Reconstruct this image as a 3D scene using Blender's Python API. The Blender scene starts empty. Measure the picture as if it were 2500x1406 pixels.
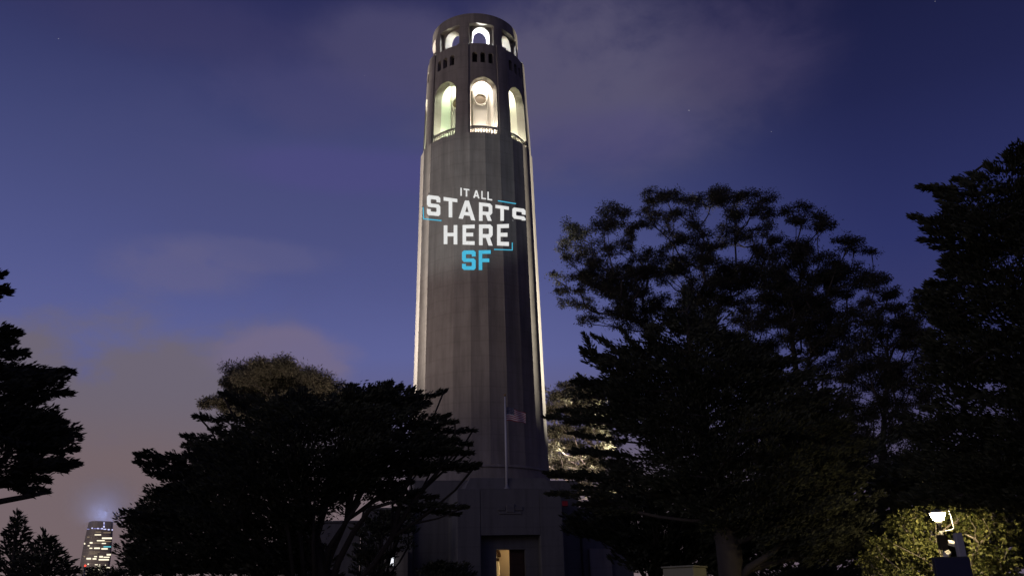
import bpy, bmesh, math, random
import numpy as np
from mathutils import Vector, Matrix
from mathutils.geometry import tessellate_polygon
from mathutils.bvhtree import BVHTree
R_ = math.radians
SC = bpy.context.scene
COL = SC.collection

# ------------------------------------------------------------------ camera
FPX, PITCH, ROLL, ANG = 2100.0, 20.5, 1.5, 8.5          # focal length in 2500-px-wide pixels
DIST = 69.0
CAM = np.array([-DIST*math.sin(R_(ANG)), -DIST*math.cos(R_(ANG)), 1.6])
YAW = ANG + 2.42
_y, _p, _r = R_(YAW), R_(PITCH), R_(ROLL)
CF = np.array([math.sin(_y)*math.cos(_p), math.cos(_y)*math.cos(_p), math.sin(_p)])
_r0 = np.array([math.cos(_y), -math.sin(_y), 0.0]); _u0 = np.cross(_r0, CF)
CR = math.cos(_r)*_r0 - math.sin(_r)*_u0
CU = math.sin(_r)*_r0 + math.cos(_r)*_u0
cd = bpy.data.cameras.new("camera"); cam = bpy.data.objects.new("camera", cd); COL.objects.link(cam)
cd.sensor_width = 36.0; cd.lens = FPX*36.0/2500.0; cd.clip_end = 9000.0; cd.clip_start = 0.1
cam.matrix_world = Matrix(((CR[0], CU[0], -CF[0], CAM[0]), (CR[1], CU[1], -CF[1], CAM[1]),
                           (CR[2], CU[2], -CF[2], CAM[2]), (0, 0, 0, 1)))
SC.camera = cam

def ray(x, y):
    d = CF + (x-1250.0)/FPX*CR - (y-703.0)/FPX*CU
    return d/np.linalg.norm(d)
def at(x, y, dist):                                     # the point seen at a photo pixel, at a horizontal distance
    d = ray(x, y)
    return CAM + d*dist/math.hypot(d[0], d[1])
def azel(x, y):
    d = ray(x, y)
    return math.atan2(d[0], d[1]), math.asin(d[2])

# ------------------------------------------------------------------ colour management and world
SC.view_settings.view_transform = 'Standard'; SC.view_settings.look = 'None'
SC.view_settings.exposure = 0.0; SC.view_settings.gamma = 1.0
SC.render.engine = 'CYCLES'
SC.cycles.max_bounces = 5; SC.cycles.diffuse_bounces = 3; SC.cycles.transparent_max_bounces = 4
SC.cycles.volume_bounces = 1; SC.cycles.sample_clamp_indirect = 4.0

def lin(c):
    c = np.asarray(c, float)/255.0
    return tuple(np.where(c <= 0.04045, c/12.92, ((c+0.055)/1.055)**2.4))

class NT:
    """small node helper"""
    def __init__(s, tree): s.t = tree; s.n = tree.nodes; s.l = tree.links
    def node(s, typ, **kw):
        n = s.n.new(typ)
        for k, v in kw.items(): setattr(n, k, v)
        return n
    def put(s, sock, v):
        if hasattr(v, 'is_output'): s.l.new(v, sock)
        elif v is not None: sock.default_value = v
    def math(s, op, a, b=None, c=None, clamp=False):
        n = s.node('ShaderNodeMath', operation=op, use_clamp=clamp)
        for i, v in enumerate((a, b, c)):
            if v is not None: s.put(n.inputs[i], v)
        return n.outputs[0]
    def mix(s, f, a, b, blend='MIX'):
        n = s.node('ShaderNodeMix', data_type='RGBA', blend_type=blend)
        s.put(n.inputs[0], f); s.put(n.inputs[6], a); s.put(n.inputs[7], b)
        return n.outputs[2]
    def ramp(s, f, stops, interp='LINEAR'):
        n = s.node('ShaderNodeValToRGB'); cr = n.color_ramp; cr.interpolation = interp
        while len(cr.elements) < len(stops): cr.elements.new(0.5)
        for e, (p, c) in zip(cr.elements, stops):
            e.position = p; e.color = (*c, 1.0) if len(c) == 3 else c
        s.put(n.inputs[0], f)
        return n.outputs[0]
    def noise(s, vec, scale, detail=4.0, rough=0.55, dist=0.0):
        n = s.node('ShaderNodeTexNoise'); n.inputs['Scale'].default_value = scale
        n.inputs['Detail'].default_value = detail; n.inputs['Roughness'].default_value = rough
        n.inputs['Distortion'].default_value = dist
        if vec is not None: s.l.new(vec, n.inputs['Vector'])
        return n.outputs['Fac']
    def mapping(s, vec, scale=(1, 1, 1), loc=(0, 0, 0)):
        n = s.node('ShaderNodeMapping'); n.inputs['Scale'].default_value = scale
        n.inputs['Location'].default_value = loc; s.l.new(vec, n.inputs['Vector'])
        return n.outputs[0]

wd = bpy.data.worlds.new("World"); SC.world = wd; wd.use_nodes = True
W = NT(wd.node_tree); W.n.clear()
tc = W.node('ShaderNodeTexCoord'); sep = W.node('ShaderNodeSeparateXYZ')
vec = tc.outputs['Generated']; W.l.new(vec, sep.inputs[0])
el = W.math('ARCSINE', sep.outputs[2]); az = W.math('ARCTAN2', sep.outputs[0], sep.outputs[1])
e01 = W.math('MULTIPLY', el, 1.0/R_(60), clamp=True)
k = 1/60.0
left = W.ramp(e01, [(0.0, lin((121, 104, 102))), (7*k, lin((114, 101, 108))), (11*k, lin((100, 95, 124))), (16*k, lin((93, 98, 150))),
                    (21*k, lin((81, 87, 139))), (29*k, lin((63, 69, 116))), (36*k, lin((45, 48, 91))), (48*k, lin((28, 28, 66))), (1.0, lin((18, 18, 44)))])
right = W.ramp(e01, [(0.0, lin((104, 90, 104))), (7*k, lin((88, 80, 104))), (14*k, lin((60, 63, 110))), (21*k, lin((45, 51, 101))),
                     (30*k, lin((33, 37, 77))), (38*k, lin((24, 27, 60))), (48*k, lin((24, 24, 58))), (1.0, lin((16, 16, 40)))])
faz = W.node('ShaderNodeMapRange', interpolation_type='SMOOTHSTEP')
W.put(faz.inputs[0], az); faz.inputs[1].default_value = R_(11); faz.inputs[2].default_value = R_(38)
sky = W.mix(faz.outputs[0], left, right)
# cloud banks: soft blobs broken by noise, each at its own bearing and height in the sky
n1 = W.noise(W.mapping(vec, (1, 1, 1.9)), 5.0, 6.0, 0.55, 0.4)
n2 = W.noise(W.mapping(vec, (1, 1, 1.5)), 15.0, 6.0, 0.6, 0.3)
nn = W.math('ADD', W.math('MULTIPLY', n1, 0.7), W.math('MULTIPLY', n2, 0.3))
def cloud(sky, px, py, rx, ry, col, amount, lo=0.25, hi=0.8, wob=1.3):
    a, e = azel(px, py)
    dx = W.math('MULTIPLY', W.math('SUBTRACT', az, a), 2100.0/rx)
    dy = W.math('MULTIPLY', W.math('SUBTRACT', el, e), 2100.0/ry)
    d2 = W.math('ADD', W.math('MULTIPLY', dx, dx), W.math('MULTIPLY', dy, dy))
    g = W.math('EXPONENT', W.math('MULTIPLY', d2, -1.0))
    m = W.math('ADD', g, W.math('MULTIPLY', W.math('SUBTRACT', nn, 0.5), W.math('MULTIPLY', g, wob)))
    mr = W.node('ShaderNodeMapRange', interpolation_type='SMOOTHSTEP')
    W.put(mr.inputs[0], m); mr.inputs[1].default_value = lo; mr.inputs[2].default_value = hi; mr.inputs[4].default_value = amount
    return W.mix(mr.outputs[0], sky, (*lin(col), 1))
for c in [(800, 440, 700, 300, (76, 78, 121), 0.4, 0.1, 1.0, 2.2),
          (330, 1030, 520, 270, (109, 101, 112), 0.9, 0.28, 0.68, 3.0),
          (150, 1230, 700, 190, (116, 100, 104), 0.9, 0.1, 0.8, 0.8),
          (690, 880, 190, 80, (114, 105, 134), 0.85, 0.25, 0.7, 3.4),
          (430, 655, 190, 70, (103, 99, 134), 0.5, 0.2, 0.85, 4.2),
          (600, 622, 230, 40, (98, 96, 134), 0.4, 0.2, 0.85, 4.2),
          (1440, 190, 470, 230, (89, 85, 112), 0.9, 0.1, 0.8, 2.8),
          (1800, 110, 260, 170, (66, 60, 94), 0.6, 0.15, 0.9, 2.6),
          (1480, 340, 300, 90, (76, 72, 118), 0.5, 0.2, 0.9, 2.0),
          (960, 130, 260, 120, (76, 73, 108), 0.75, 0.15, 0.9, 2.6),
          (760, 240, 300, 90, (72, 70, 112), 0.5, 0.15, 0.9, 2.6),
          (420, 60, 420, 90, (62, 60, 100), 0.5, 0.15, 0.9, 2.6),
          (900, 420, 420, 60, (78, 74, 130), 0.5, 0.15, 0.9, 2.4)]:
    sky = cloud(sky, *c)
# behind the camera and to the far sides the night is already dark
fwd = W.node('ShaderNodeVectorMath', operation='DOT_PRODUCT'); W.l.new(vec, fwd.inputs[0])
fwd.inputs[1].default_value = (math.sin(_y), math.cos(_y), 0)
dm = W.node('ShaderNodeMapRange', interpolation_type='SMOOTHSTEP'); W.put(dm.inputs[0], fwd.outputs['Value'])
dm.inputs[1].default_value = -0.25; dm.inputs[2].default_value = 0.6; dm.inputs[3].default_value = 0.85; dm.inputs[4].default_value = 1.0
sky = W.mix(1.0, sky, W.math('MULTIPLY', dm.outputs[0], 1.0), 'MULTIPLY')
for (sx, sy, b) in [(1682, 270, 0.55), (1883, 322, 0.35), (2283, 4, 0.4), (143, 95, 0.3), (890, 185, 0.12)]:
    d = ray(sx, sy)
    dt = W.node('ShaderNodeVectorMath', operation='DOT_PRODUCT'); W.l.new(vec, dt.inputs[0]); dt.inputs[1].default_value = tuple(d)
    st = W.math('MULTIPLY', W.math('GREATER_THAN', dt.outputs['Value'], math.cos(0.00042)), b)
    sky = W.mix(1.0, sky, W.mix(st, (0, 0, 0, 1), (1, 0.95, 0.9, 1)), 'ADD')
# faint twilight of the physical sky with the sun well below the horizon
ns = W.node('ShaderNodeTexSky', sky_type='NISHITA', sun_disc=False, sun_elevation=R_(-6), sun_rotation=R_(-70))
sky = W.mix(1.0, sky, W.mix(1.0, ns.outputs[0], (0.05, 0.05, 0.05, 1), 'MULTIPLY'), 'ADD')
bg = W.node('ShaderNodeBackground'); W.l.new(sky, bg.inputs[0]); bg.inputs[1].default_value = 1.0
ow = W.node('ShaderNodeOutputWorld'); W.l.new(bg.outputs[0], ow.inputs[0])

# last glow of dusk and of the city from the left: very weak and very soft
sd = bpy.data.lights.new("sun", 'SUN'); sd.energy = 0.17; sd.angle = R_(40); sd.color = (1.0, 0.86, 0.78)
so = bpy.data.objects.new("sun", sd); COL.objects.link(so)
so.rotation_euler = Vector((0.82, 0.50, -0.28)).to_track_quat('-Z', 'Y').to_euler()

# ------------------------------------------------------------------ helpers
def tag(o, label=None, cat=None, group=None, kind=None):
    if label: o['label'] = label
    if cat: o['category'] = cat
    if group: o['group'] = group
    if kind: o['kind'] = kind
    return o
def thing(name, loc, label, cat, group=None, rz=0.0):
    o = bpy.data.objects.new(name, None); COL.objects.link(o); o.empty_display_size = 0.5
    o.location = loc; o.rotation_euler = (0, 0, rz)
    return tag(o, label, cat, group)
def link(name, me, m, parent=None, smooth=False):
    me.materials.append(m)
    if smooth: me.shade_smooth()
    o = bpy.data.objects.new(name, me); COL.objects.link(o)
    if parent is not None:
        o.parent = parent
        bpy.context.view_layer.update()
        o.matrix_parent_inverse = parent.matrix_world.inverted()   # meshes are written in world coordinates
    return o
def obj(name, bm, m, parent=None, smooth=False):
    me = bpy.data.meshes.new(name); bmesh.ops.recalc_face_normals(bm, faces=bm.faces); bm.to_mesh(me); bm.free()
    return link(name, me, m, parent, smooth)
def box(bm, x0, x1, y0, y1, z0, z1, bev=0.0):
    r = bmesh.ops.create_cube(bm, size=1.0)
    for v in r['verts']:
        v.co = Vector((x0+(v.co.x+.5)*(x1-x0), y0+(v.co.y+.5)*(y1-y0), z0+(v.co.z+.5)*(z1-z0)))
    if bev:
        es = list({e for v in r['verts'] for e in v.link_edges})
        bmesh.ops.bevel(bm, geom=es, offset=bev, segments=1, affect='EDGES')
def bx(*a, bev=0.0):
    bm = bmesh.new(); box(bm, *a, bev=bev); return bm
def tube(bm, pts, radii, seg=8, cap=True):
    pts = [Vector(p) for p in pts]; rings = []
    up = Vector((0.13, 0.21, 1)).normalized()
    for i, p in enumerate(pts):
        d = (pts[min(i+1, len(pts)-1)] - pts[max(i-1, 0)]).normalized()
        a = d.cross(up)
        if a.length < 0.05: a = d.cross(Vector((1, 0, 0)))
        a.normalize(); b = d.cross(a)
        rings.append([bm.verts.new(p + (a*math.cos(t)+b*math.sin(t))*radii[i]) for t in [2*math.pi*k/seg for k in range(seg)]])
    for r0, r1 in zip(rings, rings[1:]):
        for k in range(seg): bm.faces.new((r0[k], r0[(k+1) % seg], r1[(k+1) % seg], r1[k]))
    if cap:
        bm.faces.new(rings[0][::-1]); bm.faces.new(rings[-1])
def lathe(bm, c, prof, seg=24):
    rings = [[bm.verts.new((c[0]+r*math.cos(2*math.pi*k/seg), c[1]+r*math.sin(2*math.pi*k/seg), c[2]+z)) for k in range(seg)] for r, z in prof]
    for r0, r1 in zip(rings, rings[1:]):
        for k in range(seg): bm.faces.new((r0[k], r0[(k+1) % seg], r1[(k+1) % seg], r1[k]))
    bm.faces.new(rings[0][::-1]); bm.faces.new(rings[-1])

def mat(name, base, rough=0.85, var=0.0, scale=2.0, bump=0.0, metal=0.0, spec=0.3, streak=0.0):
    m = bpy.data.materials.new(name); m.use_nodes = True; t = NT(m.node_tree)
    b = t.n['Principled BSDF']; b.inputs['Roughness'].default_value = rough; b.inputs['Metallic'].default_value = metal
    b.inputs['Specular IOR Level'].default_value = spec
    if var or streak or bump:
        tcn = t.node('ShaderNodeTexCoord').outputs['Object']
        n = t.noise(tcn, scale, 7.0, 0.6)
        col = t.mix(n, (*[c*(1-var) for c in base], 1), (*[min(1, c*(1+var)) for c in base], 1))
        if streak:
            s = t.noise(t.mapping(tcn, (1.3, 1.3, 0.09)), 1.6, 5.0, 0.65)
            col = t.mix(t.math('MULTIPLY', t.math('SUBTRACT', s, 0.42, clamp=True), streak), col, (*[c*0.3 for c in base], 1))
            br = t.node('ShaderNodeTexWave', wave_type='BANDS', bands_direction='Z')
            br.inputs['Scale'].default_value = 0.26; br.inputs['Distortion'].default_value = 0.4; t.l.new(tcn, br.inputs[0])
            lift = t.math('GREATER_THAN', br.outputs['Fac'], 0.985)
            col = t.mix(t.math('MULTIPLY', lift, 0.16), col, (*[c*0.4 for c in base], 1))
        t.l.new(col, b.inputs['Base Color'])
        if bump:
            bp = t.node('ShaderNodeBump'); bp.inputs['Strength'].default_value = bump; bp.inputs['Distance'].default_value = 0.05
            t.l.new(n, bp.inputs['Height']); t.l.new(bp.outputs[0], b.inputs['Normal'])
    else:
        b.inputs['Base Color'].default_value = (*base, 1)
    return m
def emis(name, col, strength):
    m = bpy.data.materials.new(name); m.use_nodes = True; t = NT(m.node_tree); t.n.clear()
    e = t.node('ShaderNodeEmission'); e.inputs[0].default_value = (*col, 1); e.inputs[1].default_value = strength
    if 'projected' in name:                             # noise in the glow imitates concrete showing through projected light
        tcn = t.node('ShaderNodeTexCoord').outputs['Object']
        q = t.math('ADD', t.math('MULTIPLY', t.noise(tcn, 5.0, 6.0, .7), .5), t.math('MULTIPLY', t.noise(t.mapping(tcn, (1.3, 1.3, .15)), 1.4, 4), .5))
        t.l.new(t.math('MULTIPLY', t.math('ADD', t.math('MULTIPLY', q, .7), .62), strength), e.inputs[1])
    o = t.node('ShaderNodeOutputMaterial'); t.l.new(e.outputs[0], o.inputs[0])
    return m
def leafmat(name, c0, c1, rough=0.8, trans=0.0):
    m = bpy.data.materials.new(name); m.use_nodes = True; t = NT(m.node_tree); b = t.n['Principled BSDF']
    g = t.node('ShaderNodeNewGeometry')
    t.l.new(t.mix(g.outputs['Random Per Island'], (*c0, 1), (*c1, 1)), b.inputs['Base Color'])
    b.inputs['Roughness'].default_value = rough; b.inputs['Specular IOR Level'].default_value = 0.15
    if trans:
        tl = t.node('ShaderNodeBsdfTranslucent'); t.l.new(b.inputs['Base Color'].links[0].from_socket, tl.inputs[0])
        ad = t.node('ShaderNodeMixShader'); ad.inputs[0].default_value = trans; t.l.new(b.outputs[0], ad.inputs[1]); t.l.new(tl.outputs[0], ad.inputs[2])
        t.l.new(ad.outputs[0], t.n['Material Output'].inputs['Surface'])
    return m
M = dict(
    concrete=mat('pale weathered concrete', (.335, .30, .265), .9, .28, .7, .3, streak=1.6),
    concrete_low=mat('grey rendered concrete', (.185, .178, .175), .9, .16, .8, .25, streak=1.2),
    plaster=mat('smooth pale plaster', (.62, .58, .50), .8, .06, 1.2, .1),
    plaster_green=mat('pale green tinted plaster', (.62, .66, .54), .8, .06, 1.2, .1),
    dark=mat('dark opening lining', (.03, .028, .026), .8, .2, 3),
    bronze=mat('dark bronze disc', (.11, .08, .045), .5, .2, 4),
    wood=mat('dark brown wood', (.06, .032, .02), .6, .3, 4),
    metal=mat('grey painted metal', (.35, .35, .37), .45, .1, 5),
    white_metal=mat('white painted metal', (.75, .74, .72), .5, .05, 5),
    dark_metal=mat('dark painted metal', (.05, .05, .055), .5, .2, 5),
    brass=mat('dull brass', (.4, .28, .12), .4, .1, 5, metal=.6),
    bark=mat('dark fissured bark', (.05, .042, .036), .95, .35, 6, .6),
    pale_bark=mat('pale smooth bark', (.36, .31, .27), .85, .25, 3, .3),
    grey_bark=mat('grey mottled bark', (.075, .064, .056), .9, .3, 3, .3),
    cyp=leafmat('cypress foliage', (.040, .044, .030), (.085, .090, .058)),
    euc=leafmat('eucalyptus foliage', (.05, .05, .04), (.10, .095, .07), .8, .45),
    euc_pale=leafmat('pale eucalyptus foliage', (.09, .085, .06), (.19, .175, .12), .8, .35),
    bush=leafmat('broad green leaves', (.07, .085, .025), (.25, .25, .09), .5),
    ground=mat('dark turf and soil', (.05, .048, .035), .95, .4, .5, .4),
    glass=mat('dark tower glass', (.17, .155, .15), .5, .15, .05),
    cabinet_brown=mat('brown grey painted box', (.045, .038, .032), .6, .15, 4),
    panel=mat('dark blue sign panel', (.03, .034, .07), .6, .2, 3),
    cabinet=mat('pale olive painted steel', (.34, .33, .22), .6, .1, 3),
)

# ------------------------------------------------------------------ ground
def ground_z(x, y):
    r = math.hypot(x, y)
    z = 2.1*(1 - min(1, max(0, (r-22)/38))**1.0)
    s = min(1, max(0, (r-140)/330)); s = s*s*(3-2*s)
    return z - 78*s
bm = bmesh.new(); NA = 96; rads = [0, 10, 22, 30, 40, 50, 60, 75, 95, 120, 140, 170, 210, 260, 320, 390, 470, 700, 1200, 2500, 7000]
rings = []
for r in rads:
    if r == 0: rings.append([bm.verts.new((0, 0, ground_z(0, 0)))]); continue
    rings.append([bm.verts.new((r*math.sin(2*math.pi*k/NA), r*math.cos(2*math.pi*k/NA), ground_z(r, 0))) for k in range(NA)])
for k in range(NA): bm.faces.new((rings[0][0], rings[1][(k+1) % NA], rings[1][k]))
for r0, r1 in zip(rings[1:], rings[2:]):
    for k in range(NA): bm.faces.new((r0[k], r0[(k+1) % NA], r1[(k+1) % NA], r1[k]))
tag(obj('ground', bm, M['ground'], smooth=True), kind='structure')

# ------------------------------------------------------------------ the tower
def P(theta, r, z): return (r*math.sin(theta), -r*math.cos(theta), z)      # theta 0 faces the entrance, +theta to its right
def RS(z): return 5.48 - (z-11.5)*0.0155                                    # shaft radius at the flute edges
NF = 24
def RF(theta, z):
    u = (theta/(2*math.pi)*NF) % 1.0
    return RS(z)*(math.cos(math.pi/NF)/math.cos((u-.5)*2*math.pi/NF)) - 0.03*math.sin(math.pi*u)
def ring_wall(bm, ro, ri, z0, z1, openings=(), step=1.25, t0=None, t1=None):
    """a wall round the axis; openings = (centre, half angle, bottom, spring, 'arch'|'rect'), angles in degrees"""
    closed = t0 is None
    a0, a1 = (-180.0, 180.0) if closed else (t0, t1)
    samples = {}
    def put(a, o): samples[round(a, 4)] = o
    n = max(1, int(round((a1-a0)/step)))
    for i in range(n+1):
        put(a0+(a1-a0)*i/n, None)
    for o in openings:
        c, h = o[0], o[1]
        for a in [a for a in samples if c-h-1e-3 <= a <= c+h+1e-3]: del samples[a]
        for i in range(17): put(c - h*math.cos(math.pi*i/16), o)
    th = sorted(samples)
    rm = ro((z0+z1)/2)
    def span(a, o):
        c, h, zb, zs, kind = o
        if kind == 'rect': return zb, zs
        w = rm*R_(h); q = max(0.0, w*w - (rm*R_(a-c))**2)
        return zb, zs + math.sqrt(q)
    def V(a, z, outer): return bm.verts.new(P(R_(a), ro(z) if outer else ri(z), z))
    def quad(a, b, za0, za1, zb0, zb1, outer):
        if za1-za0 < 1e-4 and zb1-zb0 < 1e-4: return
        vs = [V(a, za0, outer), V(b, zb0, outer), V(b, zb1, outer), V(a, za1, outer)]
        bm.faces.new(vs if outer else vs[::-1])
    for a, b in zip(th, th[1:]):
        oa, ob = samples[a], samples[b]
        if oa is not None and oa is ob:
            la, ha = span(a, oa); lb, hb = span(b, ob)
            for outer in (True, False):
                quad(a, b, z0, la, z0, lb, outer); quad(a, b, ha, z1, hb, z1, outer)
            bm.faces.new([V(a, ha, 1), V(b, hb, 1), V(b, hb, 0), V(a, ha, 0)])
            if la > z0+1e-4: bm.faces.new([V(a, la, 0), V(b, lb, 0), V(b, lb, 1), V(a, la, 1)])
        else:
            for outer in (True, False): quad(a, b, z0, z1, z0, z1, outer)
        bm.faces.new([V(a, z1, 1), V(b, z1, 1), V(b, z1, 0), V(a, z1, 0)])
        bm.faces.new([V(a, z0, 0), V(b, z0, 0), V(b, z0, 1), V(a, z0, 1)])
    for o in openings:
        for a in (o[0]-o[1], o[0]+o[1]):
            lo, hi = span(a, o)
            if hi-lo > 1e-3: bm.faces.new([V(a, lo, 1), V(a, hi, 1), V(a, hi, 0), V(a, lo, 0)])
    if not closed:
        for a in (a0, a1): bm.faces.new([V(a, z0, 1), V(a, z1, 1), V(a, z1, 0), V(a, z0, 0)])
    bmesh.ops.remove_doubles(bm, verts=bm.verts, dist=1e-4)
def disc_ring(bm, r0, r1, z, th=0.12, seg=96):
    ring_wall(bm, lambda q: r1, lambda q: r0, z-th, z, (), 360/seg)

tower = thing('tower', (0, 0, 2), 'tall round fluted concrete observation tower with brightly lit arched loggia at its top', 'tower')
# shaft
bm = bmesh.new(); ZS0, ZS1, NZ, NT_ = 11.4, 39.75, 26, NF*10
grid = [[bm.verts.new(P(2*math.pi*i/NT_, RF(2*math.pi*i/NT_, z), z)) for i in range(NT_)] for z in np.linspace(ZS0, ZS1, NZ)]
for g0, g1 in zip(grid, grid[1:]):
    for i in range(NT_): bm.faces.new((g0[i], g0[(i+1) % NT_], g1[(i+1) % NT_], g1[i]))
bm.faces.new(grid[-1])
shaft = obj('shaft', bm, M['concrete'], tower)
bm = bmesh.new(); ring_wall(bm, lambda z: 5.62 if z < 11.45 else 5.50, lambda z: 4.6, 10.3, 11.45)
ring_wall(bm, lambda z: 5.62-0.9*(z-11.45), lambda z: 4.6, 11.45, 11.7)
obj('plinth', bm, M['concrete'], tower)
# loggia: bays between piers
BAY = [45*i for i in range(-4, 4)]
RB = lambda z: 4.84 - 0.036*(z-39.75)
bm = bmesh.new(); ring_wall(bm, RB, lambda z: RB(z)-0.75, 39.75, 46.5, [(c, 14.6, 39.76, 44.35, 'arch') for c in BAY])
obj('loggia_wall', bm, M['concrete'], tower)
bm = bmesh.new(); ring_wall(bm, RB, lambda z: RB(z)-0.45, 46.5, 49.15,
                            [(c+s, 2.9, 47.1, 47.98, 'arch') for c in BAY for s in (-9.2, 0, 9.2)])
obj('parapet', bm, M['concrete'], tower)
RP = lambda z: 4.97 - 0.037*(z-39.75)
for c in BAY:
    bm = bmesh.new(); ring_wall(bm, RP, lambda z: RB(z)+0.002, 39.75, 49.2, (), 1.25, c+16.2, c+28.8)
    obj('pier', bm, M['concrete'], tower)
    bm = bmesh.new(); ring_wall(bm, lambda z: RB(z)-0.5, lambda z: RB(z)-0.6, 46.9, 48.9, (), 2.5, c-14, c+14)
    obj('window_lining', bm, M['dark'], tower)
# loggia floor, ceiling, core with round discs, radial walls
bm = bmesh.new(); disc_ring(bm, 2.0, 4.08, 39.78, 0.2); obj('loggia_floor', bm, M['plaster'], tower)
bm = bmesh.new(); disc_ring(bm, 0.05, 4.05, 46.75, 0.2); obj('loggia_ceiling', bm, M['plaster'], tower)
bm = bmesh.new(); ring_wall(bm, lambda z: 2.75, lambda z: 2.5, 39.8, 46.5); core = obj('core', bm, M['plaster'], tower)
for i, c in enumerate(BAY):
    bm = bmesh.new()                                   # raised frame: tall panel that ends in a ring round the disc
    ring_wall(bm, lambda z: 2.86, lambda z: 2.755, 39.85, 45.4, [(c, 11.6, 39.9, 44.5, 'arch')], 1.5, c-14, c+14)
    for f in [f for f in bm.faces if False]: pass
    obj('panel_frame', bm, M['plaster'], tower)
    n = Vector(P(R_(c), 1, 0)); cz = 44.4
    bm = bmesh.new()
    rot = n.to_track_quat('Z', 'Y').to_matrix().to_4x4()
    bmesh.ops.create_circle(bm, cap_ends=True, radius=0.5, segments=32, matrix=Matrix.Translation(n*2.80+Vector((0, 0, cz))) @ rot)
    r = bmesh.ops.extrude_face_region(bm, geom=list(bm.faces)); bmesh.ops.translate(bm, verts=[v for v in r['geom'] if isinstance(v, bmesh.types.BMVert)], vec=-n*0.06)
    disc = obj('oculus', bm, M['bronze'], tower)
    bm = bmesh.new()
    pts = [n*2.83 + Vector((0, 0, cz)) + (rot.to_3x3() @ Vector((0.56*math.cos(t), 0.56*math.sin(t), 0))) for t in np.linspace(0, 2*math.pi, 33)]
    tube(bm, pts, [0.07]*33, 6, False); obj('rim', bm, M['plaster'], disc, True)
    # radial wall with an arched doorway, between this bay and the next
    a = R_(c+22.5); d = Vector(P(a, 1, 0)); s = Vector((-d.y, d.x, 0))
    bm = bmesh.new()
    zc, rr, y0, y1 = 41.35, 0.36, 2.74, 4.12
    ym = (y0+y1)/2
    outl = [(y0, 39.78), (ym-rr, 39.78), (ym-rr, zc)] + [(ym-rr*math.cos(t), zc+rr*math.sin(t)) for t in np.linspace(0.2, math.pi-0.2, 9)] + [(ym+rr, zc), (ym+rr, 39.78), (y1, 39.78), (y1, 46.55), (y0, 46.55)]
    for f in (-0.1, 0.1):
        vs = [bm.verts.new(d*u + s*f + Vector((0, 0, z))) for u, z in outl]
        bm.faces.new(vs)
    bm.verts.ensure_lookup_table(); no = len(outl)
    for q in range(no): bm.faces.new((bm.verts[q], bm.verts[(q+1) % no], bm.verts[no+(q+1) % no], bm.verts[no+q]))
    obj('partition', bm, M['plaster_green'] if c in (-90, -135, -180, 90, -45) else M['plaster'], tower)
# balustrades in the eight arches
for c in BAY:
    bm = bmesh.new(); rr = RB(40.2)-0.28
    ring_wall(bm, lambda z: rr+0.13, lambda z: rr-0.13, 40.42, 40.6, (), 1.5, c-14.6, c+14.6)
    ring_wall(bm, lambda z: rr+0.12, lambda z: rr-0.12, 39.77, 39.86, (), 1.5, c-14.6, c+14.6)
    for q in range(10):
        a = R_(c - 13.2 + 26.4*q/9); p = P(a, rr, 39.86)
        lathe(bm, p, [(.045, 0), (.05, .04), (.085, .16), (.05, .3), (.04, .42), (.065, .5), (.065, .56)], 8)
    obj('balustrade', bm, M['concrete'], tower)
# crown: thick drum, rectangular niches outside, arches through, open to the sky
bm = bmesh.new(); ring_wall(bm, lambda z: 4.05, lambda z: 3.62, 48.3, 52.75, [(c, 16.2, 49.25, 51.66, 'rect') for c in BAY])
ring_wall(bm, lambda z: 3.618, lambda z: 2.85, 48.3, 52.73, [(c, 12.9, 49.25, 50.72, 'arch') for c in BAY])
obj('crown', bm, M['concrete'], tower)
bm = bmesh.new(); disc_ring(bm, 3.9, 4.42, 48.95, 0.25); obj('parapet_walk', bm, M['concrete'], tower)
bm = bmesh.new(); disc_ring(bm, 0.05, 2.84, 49.0, 0.2); obj('crown_floor', bm, M['concrete'], tower)

# ------------------------------------------------------------------ the base building
ent = thing('entrance_building', (0, -7, 2), 'low grey concrete entrance building with dark portal at the foot of the tower', 'building')
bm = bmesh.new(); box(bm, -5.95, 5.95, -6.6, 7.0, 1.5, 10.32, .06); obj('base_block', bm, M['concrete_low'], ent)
bm = bmesh.new()
# front block with a portal recess: built as walls round the opening
YF, PX, PZ = -11.5, 1.95, 6.15
box(bm, -3.5, -PX, YF, -6.6, 1.5, 9.1, .05); box(bm, PX, 3.5, YF, -6.6, 1.5, 9.1, .05); box(bm, -PX+.001, PX-.001, YF+.004, -6.6, PZ, 9.096)
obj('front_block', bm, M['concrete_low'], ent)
bm = bmesh.new()
v = [(-2.95, 9.1), (2.95, 9.1), (2.55, 9.85), (-2.55, 9.85)]
f0 = [bm.verts.new((x, YF+.28+(.25 if z > 9.5 else 0), z)) for x, z in v]; f1 = [bm.verts.new((x, -6.7, z)) for x, z in v]
bm.faces.new(f0); bm.faces.new(f1[::-1])
for i in range(4): bm.faces.new((f0[i], f0[(i+1) % 4], f1[(i+1) % 4], f1[i]))
obj('parapet_block', bm, M['concrete_low'], ent)
bm = bmesh.new()                                       # emblem relief above the portal
box(bm, -.75, .75, YF-.06, YF+.02, 7.45, 7.62, .02); box(bm, -.3, .3, YF-.1, YF+.02, 7.55, 8.1, .05)
box(bm, -.85, -.3, YF-.07, YF+.02, 7.66, 7.95, .05); box(bm, .3, .85, YF-.07, YF+.02, 7.66, 7.95, .05)
obj('relief', bm, M['concrete_low'], ent)
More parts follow.
